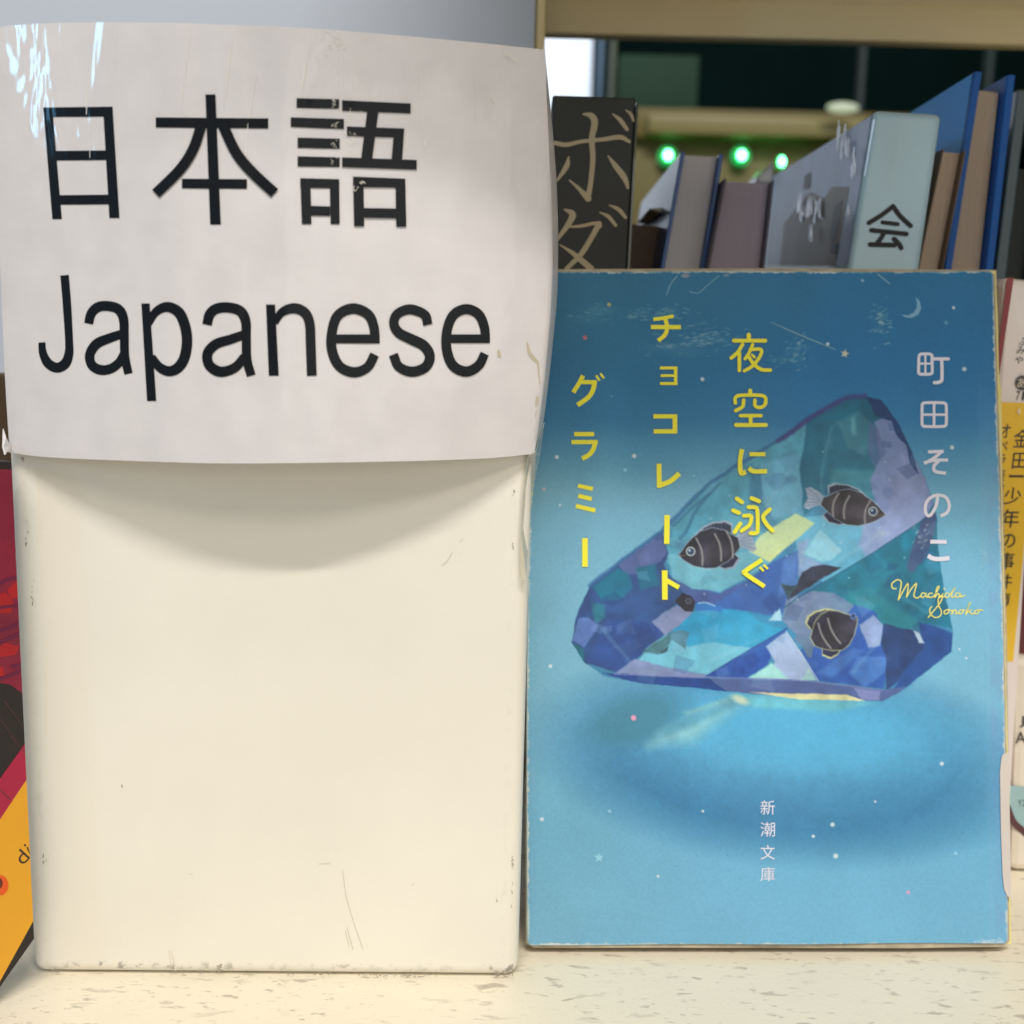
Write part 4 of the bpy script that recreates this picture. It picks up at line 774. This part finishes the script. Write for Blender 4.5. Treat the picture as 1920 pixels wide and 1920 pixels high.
# 5 pale blue book with the 会 spine
Y5 = .256
q5 = front_quad((1640, 205), (1768, 213), (1592, 500), (1726, 500), Y5)
m_pale = mat('pale_blue_glossy_cover', srgb(180, 214, 228, k=.95), .45, coat=.45, coat_rough=.10, bump=.25, bscale=120, var=.07, vscale=60, stretch=(1, 1, .3), bdist=.0003)
b5 = thing('spine_book', 'thick pale blue film covered book with one bold black character on its spine', 'book')
k5 = [q5[0], q5[1], q5[2], q5[3]]
hexa('spine_cover', k5, shiftq(k5, (-.001, .115, 0)), m_pale, b5, .0016, 4)
ik = Ink(); oG = (1500, 180); sG = 4.571; ff5 = on_face(q5)
for P, w in (([(590, 1088), (700, 1020), (798, 945)], 40), ([(798, 945), (860, 1030), (948, 1112)], 42), ([(708, 1083), (838, 1098)], 36), ([(612, 1150), (912, 1182)], 40), ([(720, 1175), (690, 1225), (650, 1275)], 40), ([(602, 1272), (810, 1278)], 42), ([(808, 1225), (850, 1270), (868, 1302)], 42)): ik.st(P, w, oG, sG, True, 'round')
ik.build('spine_lettering', ff5, mat('black_spine_print', (.006, .01, .01), .5, coat=.15, spec=.2), b5)
# its receding left cover, traced on the plane of that face
pn = np.cross(q5[3]-q5[0], np.array([-.001, .115, 0.])); pn /= np.linalg.norm(pn)
if pn[0] > 0: pn = -pn
f5l = lambda x, y, k: on_plane(x, y, q5[0]+pn*(.00012+k*.00002), pn)
def side(name, polys, m, k):
    ik = Ink(); ik.k = k
    for P in polys: ik.quad(P)
    o = ik.build(name, f5l, m, b5)
    if len(polys) > 2: o['kind'] = 'stuff'
    return o
side('left_cover', [[(1634, 217), (1588, 498), (1436, 498), (1448, 332)]], mat('dull_blue_cover_print', srgb(150, 170, 206), .5, coat=.35, coat_rough=.2, var=.12, vscale=60, stretch=(1, 1, .2)), 0)
side('cover_art', [[(1592, 350), (1566, 498), (1462, 498), (1470, 420), (1500, 380), (1520, 360), (1545, 372), (1560, 350)]], mat('brown_grey_cover_print', srgb(140, 131, 118), .5, coat=.12, coat_rough=.2, var=.2, vscale=50, stretch=(1, 1, .3)), 3)
side('cover_characters', [[(1565, 385), (1580, 375), (1576, 410), (1560, 470), (1556, 440)], [(1508, 330), (1520, 322), (1518, 352), (1506, 356)], [(1558, 452), (1572, 458), (1568, 478), (1556, 474)]], mat('cover_dark_print', srgb(64, 70, 74), .5, coat=.1), 6)
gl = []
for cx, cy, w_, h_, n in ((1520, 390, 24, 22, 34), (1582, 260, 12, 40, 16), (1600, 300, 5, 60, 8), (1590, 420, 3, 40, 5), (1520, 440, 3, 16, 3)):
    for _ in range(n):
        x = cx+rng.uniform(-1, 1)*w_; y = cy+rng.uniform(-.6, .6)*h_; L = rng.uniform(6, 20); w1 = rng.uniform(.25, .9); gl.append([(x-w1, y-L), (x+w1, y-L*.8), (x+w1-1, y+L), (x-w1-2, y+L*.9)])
side('film_glints', gl, mat('film_glint', srgb(190, 192, 204), .25, coat=.6, coat_rough=.1), 10)  # broken reflections in the film painted as thin pale strips
side('edge_glint', [[(1637, 224), (1641, 224), (1622, 330), (1620, 330)]], mat('blue_glint', srgb(120, 184, 236), .2, coat=1), 60)  # blue glint by the spine edge painted as a narrow strip
# 6 brown page block and 7 big blue book
m_bpg = mat('tan_pages', srgb(188, 170, 152), .9, var=.10, vscale=700, stretch=(8, 1, .1), detail=1)
q6 = front_quad((1768, 279), (1812, 282), (1722, 500), (1770, 500), .262)
fore_book('page_edge_book', 'slim tan page block wedged between the pale blue spine and the tall blue book', q6, .06, mat('tan_board', srgb(120, 100, 84), .6), m_bpg, .0004, .0002)
m_sky = mat('bright_blue_cover', srgb(78, 172, 252), .5, coat=.05, coat_rough=.3, spec=.15)
q7 = front_quad((1828, 134), (1903, 140), (1772, 500), (1862, 500), .266)
t7 = thing('page_edge_book', 'tall book in bright blue boards with tan page edges leaning at the right', 'book')
w7 = q7[1]-q7[0]; w7 /= np.linalg.norm(w7)
m_skyd = mat('mid_blue_board', srgb(20, 92, 172), .5, coat=.1, spec=.2)
ql = [q7[0], q7[0]+w7*.0018, q7[3]+w7*.0018, q7[3]]; hexa('board', ql, shiftq(ql, (0, .10, 0)), m_skyd, t7, .0002)
pl = [q7[0], q7[3], q7[3]+np.array([0, .099, 0]), q7[0]+np.array([0, .099, 0])]; pl = [p+np.array([-.00008, .0012, -.0002]) for p in pl]; link('cover_paper', mesh('cover_paper', pl, [(0, 1, 2, 3)]), m_sky, t7)
qr = [q7[1]-w7*.0018, q7[1]+w7*.0002, q7[2]+w7*.0002, q7[2]-w7*.0018]; hexa('board', qr, shiftq(qr, (0, .10, 0)), m_skyd, t7, .0003)
pg = inset(q7, .0019, .0019, .0035, .002, .003); hexa('page_block', pg, shiftq(pg, (0, .09, 0)), m_bpg, t7, .0003)
# 8 right dark books
q8 = front_quad((1908, 168), (1990, 172), (1868, 500), (1950, 500), .29)
fore_book('page_edge_book', 'dark teal book at the right border behind the tall blue book', q8, .08, mat('dark_teal_board', srgb(24, 66, 78), .4, coat=.4), mat('dark_pages', srgb(60, 66, 66), .9, var=.1, vscale=500, stretch=(8, 1, .1)), .003, .02)
# ------------------------------------------------------------------ right lower: leaning spines
Y9 = .244
m_wsp = mat('white_gloss_spine', srgb(228, 218, 214), .4, coat=.4, coat_rough=.07, var=.03, vscale=40)
q9 = front_quad((1880, 519), (1960, 527), (1836, 1100), (1924, 1100), Y9)
b9, _ = spine_book('spine_book', 'white and yellow spine with red stripe leaning behind the right edge of the blue book', q9, .11, m_wsp, .0018)
f9 = on_face(q9)
def patch(name, P, m, fn, parent, k=0): ik = Ink(); ik.k = k; ik.quad(P); return ik.build(name, fn, m, parent)
patch('red_stripe', [(1888, 521), (1901, 521), (1871, 722), (1868, 690)], mat('dark_red_print', srgb(132, 8, 26), .4, coat=.25, coat_rough=.08), f9, b9)
patch('yellow_band', [(1850, 753), (1945, 756), (1900, 1240), (1818, 1240)], mat('yellow_print', srgb(238, 192, 20), .35, coat=.8, coat_rough=.08), f9, b9)
ik = Ink(); ik.k = 4
for ch, x, y, w_, h_ in (('ふ', 1918, 640, 15, 15), ('み', 1914, 657, 15, 15), ('や', 1911, 675, 15, 14), ('7', 1909, 742, 7, 17), ('1', 1919, 742, 4, 17)): glyph_px(ik, ch, x, y, w_, h_, shear=-.12)
for ch, x, y, w_, h_ in (('オ', 1885, 808, 20, 26), ('ペ', 1881, 836, 18, 16), ('ラ', 1878, 862, 15, 20), ('座', 1876, 890, 18, 22), ('館', 1873, 918, 18, 22)): glyph_px(ik, ch, x, y, w_, h_, shear=-.12)
for ch, x, y, w_, h_ in (('金', 1916, 822, 30, 34), ('田', 1912, 864, 26, 30), ('一', 1906, 893, 28, 4), ('少', 1899, 930, 32, 32), ('年', 1895, 972, 32, 34), ('の', 1891, 1014, 26, 26), ('事', 1888, 1052, 28, 32), ('件', 1884, 1090, 28, 28), ('簿', 1881, 1124, 26, 26)): glyph_px(ik, ch, x, y, w_, h_, shear=-.12)
v, f = [], []; v = [(1917+13*cos(a), 718+14*sin(a)) for a in np.linspace(0, 2*pi, 21)[:-1]]; ik.add(v, [tuple(range(20))])
ik.build('spine_lettering', f9, mat('spine_black_print', (.02, .018, .014), .4, coat=.6), b9)
ik = Ink(); ik.k = 48; glyph_px(ik, 'あ', 1916, 718, 17, 17); glyph_px(ik, '4', 1910, 771, 8, 13); ik.build('white_lettering', f9, mat('spine_white_print', srgb(232, 220, 200), .4), b9)
# 10 deep red book
q10 = front_quad((1955, 540), (2010, 545), (1893, 1300), (1926, 1300), .251)
b10, _ = spine_book('spine_book', 'deep red spine squeezed between the yellow spine and the cream book', q10, .10, mat('deep_red_cover', srgb(96, 14, 20), .4, coat=.5, coat_rough=.15, var=.15, vscale=30), .0012)
# 11 cream library book low right
q11 = front_quad((1905, 1232), (2010, 1240), (1893, 1640), (1990, 1640), .247)
m_cream = mat('cream_label_cover', srgb(226, 216, 200), .45, coat=.5, coat_rough=.12, var=.05, vscale=60)
b11, _ = spine_book('spine_book', 'cream book with black library letters and a pale blue band at the lower right', q11, .09, m_cream, .002)
f11 = on_face(q11)
patch('blue_band', [(1885, 1473), (1975, 1476), (1975, 1568), (1885, 1540)], mat('pale_blue_print', srgb(150, 186, 190), .4, coat=.5), f11, b11)
ik = Ink(); ik.k = 2; ik.st([(1888, 1512, 14), (1900, 1540, 12), (1918, 1558, 13), (1940, 1575, 12)], 12); ik.st([(1890, 1540, 6), (1900, 1528, 5)], 5); ik.build('branch_print', f11, mat('maroon_print', srgb(78, 36, 42), .4, coat=.5), b11)
ik = Ink(); ik.k = 8
glyph_px(ik, 'J', 1916, 1353, 10, 21); glyph_px(ik, 'A', 1914, 1383, 20, 22); glyph_px(ik, 'B', 1934, 1383, 14, 22); glyph_px(ik, 'Y', 1912.5, 1506, 6, 12); glyph_px(ik, 'Z', 1921, 1506, 6, 12)
ik.build('library_lettering', f11, mat('library_black_print', (.02, .02, .02), .4), b11)
# ------------------------------------------------------------------ left: picture book lying tilted behind the block
def pj(P): v = np.array(P)-CP; z = v@cf; return 960+F*(v@cr)/z, 960-F*(v@cu)/z
SL = [pj((bl0[0], bl0[1], z)) for z in (0, .11)]
def xm(y): return SL[0][0]+(SL[1][0]-SL[0][0])*(y-SL[0][1])/(SL[1][1]-SL[0][1])+1.2
pbk = thing('picture_book', 'tilted picture book in dark pink, black and yellow peeping out left of the white block', 'book')
p0_ = on_z(-30, 1893, .0006); YA = radians(42); un = np.array([sin(YA), -cos(YA), 0.])
m_pbk = mat('picture_book_cover', srgb(26, 18, 18), .5, coat=.12, coat_rough=.15, var=.1, vscale=40)
fr_ = [on_plane(min(x, xm(y)), y, p0_, un) for x, y in ((-30, 1893), (99, 1760), (99, 866), (-45, 866), (-60, 1870))]
hv = fr_+[p-un*.004 for p in fr_]
hm = mesh('cover', hv, [(0, 1, 2, 3, 4), (9, 8, 7, 6, 5)]+[(i, i+5, (i+1) % 5+5, (i+1) % 5) for i in range(5)])
link('cover', hm, m_pbk, pbk)
pbf = lambda x, y, k: on_plane(min(x, xm(y)-.1), y, p0_+un*(.00008+k*.00001), un)
def pq(name, P, m, k): ik = Ink(); ik.k = k; ik.quad(P); return ik.build(name, pbf, m, pbk)
m_y = mat('yellow_cover_print', srgb(224, 160, 24), .5, coat=.15, coat_rough=.15, var=.05, vscale=30); m_pk = mat('pink_cover_print', srgb(162, 8, 58), .5, coat=.12, coat_rough=.15, var=.08, vscale=60)
m_mg = mat('dark_pink_print', srgb(120, 8, 44), .5, coat=.12, coat_rough=.15, var=.2, vscale=90); m_rd = mat('red_print', srgb(160, 4, 18), .5, coat=.12, coat_rough=.15, var=.15, vscale=90); m_pl = mat('plum_print', srgb(96, 16, 60), .4)
pq('yellow_area', [(-30, 1582), (90, 1462), (90, 1727), (-22, 1880)], m_y, 0)
pq('pink_stripe', [(-30, 1502), (90, 1395), (90, 1462), (-30, 1582)], m_pk, 0)
pq('pink_pattern', [(-30, 1275), (-30, 880), (90, 880), (90, 1300), (20, 1284)], m_mg, 0)
ik = Ink(); ik.k = 2
for P in ([(-20, 1120), (10, 1110), (26, 1130), (20, 1150), (-20, 1150)], [(-20, 1225), (10, 1205), (36, 1212), (30, 1228), (0, 1232)], [(14, 1105), (40, 1090), (40, 1120), (20, 1125)], [(-20, 1255), (6, 1250), (8, 1268), (-20, 1268)]): ik.quad(P)
ik.build('red_petals', pbf, m_rd, pbk)
ik = Ink(); ik.k = 7
for P in ([(-20, 1142), (10, 1138), (50, 1132)], [(-20, 1186), (14, 1178), (50, 1160)], [(-20, 1210), (20, 1196), (50, 1180)], [(-20, 1280), (14, 1268), (50, 1252)], [(-10, 1100), (20, 1084), (50, 1085)], [(20, 1250), (50, 1246)]): ik.st(P, 5)
ik.build('plum_lines', pbf, m_pl, pbk)
ik = Ink(); ik.k = 2
for P in ([(8, 1313), (60, 1365)], [(-10, 1335), (60, 1410)], [(20, 1380), (50, 1415)], [(-10, 1470), (20, 1500)]): ik.st(P, 1.6)
ik.build('thin_red_lines', pbf, mat('thin_line_print', srgb(84, 40, 40), .5), pbk)
ik = Ink(); ik.k = 3; glyph_px(ik, 'd', 41, 1607, 20, 26, radians(-48)); glyph_px(ik, 'i', 55, 1592, 4.5, 26, radians(-48)); ik.build('cover_lettering', pbf, mat('brown_print', srgb(56, 38, 30), .5), pbk)
ik = Ink(); ik.k = 6
def el(cx, cy, rx, ry, rot=0): return [(cx+rx*cos(a)*cos(rot)-ry*sin(a)*sin(rot), cy+rx*cos(a)*sin(rot)+ry*sin(a)*cos(rot)) for a in np.linspace(0, 2*pi, 25)[:-1]]
ik.add(el(0, 1660, 16, 19), [tuple(range(24))]); ik.build('orange_petal', pbf, mat('orange_print', srgb(222, 84, 14), .4), pbk)
ik = Ink(); ik.k = 8; ik.add(el(-3, 1656, 8, 11), [tuple(range(24))]); ik.build('flower_heart', pbf, mat('flower_brown_print', srgb(96, 34, 16), .4), pbk)
dk = thing('dark_mustard_book', 'dark mustard book edge hidden deep between the sign and the picture book', 'book')
qd_ = [on_y(-60, 1000, .26), on_y(36, 1000, .26), on_y(36, 700, .26), on_y(-60, 700, .26)]
hexa('cover', qd_, shiftq(qd_, (0, .02, 0)), mat('mustard_cover', srgb(64, 46, 20), .5), dk, .001)
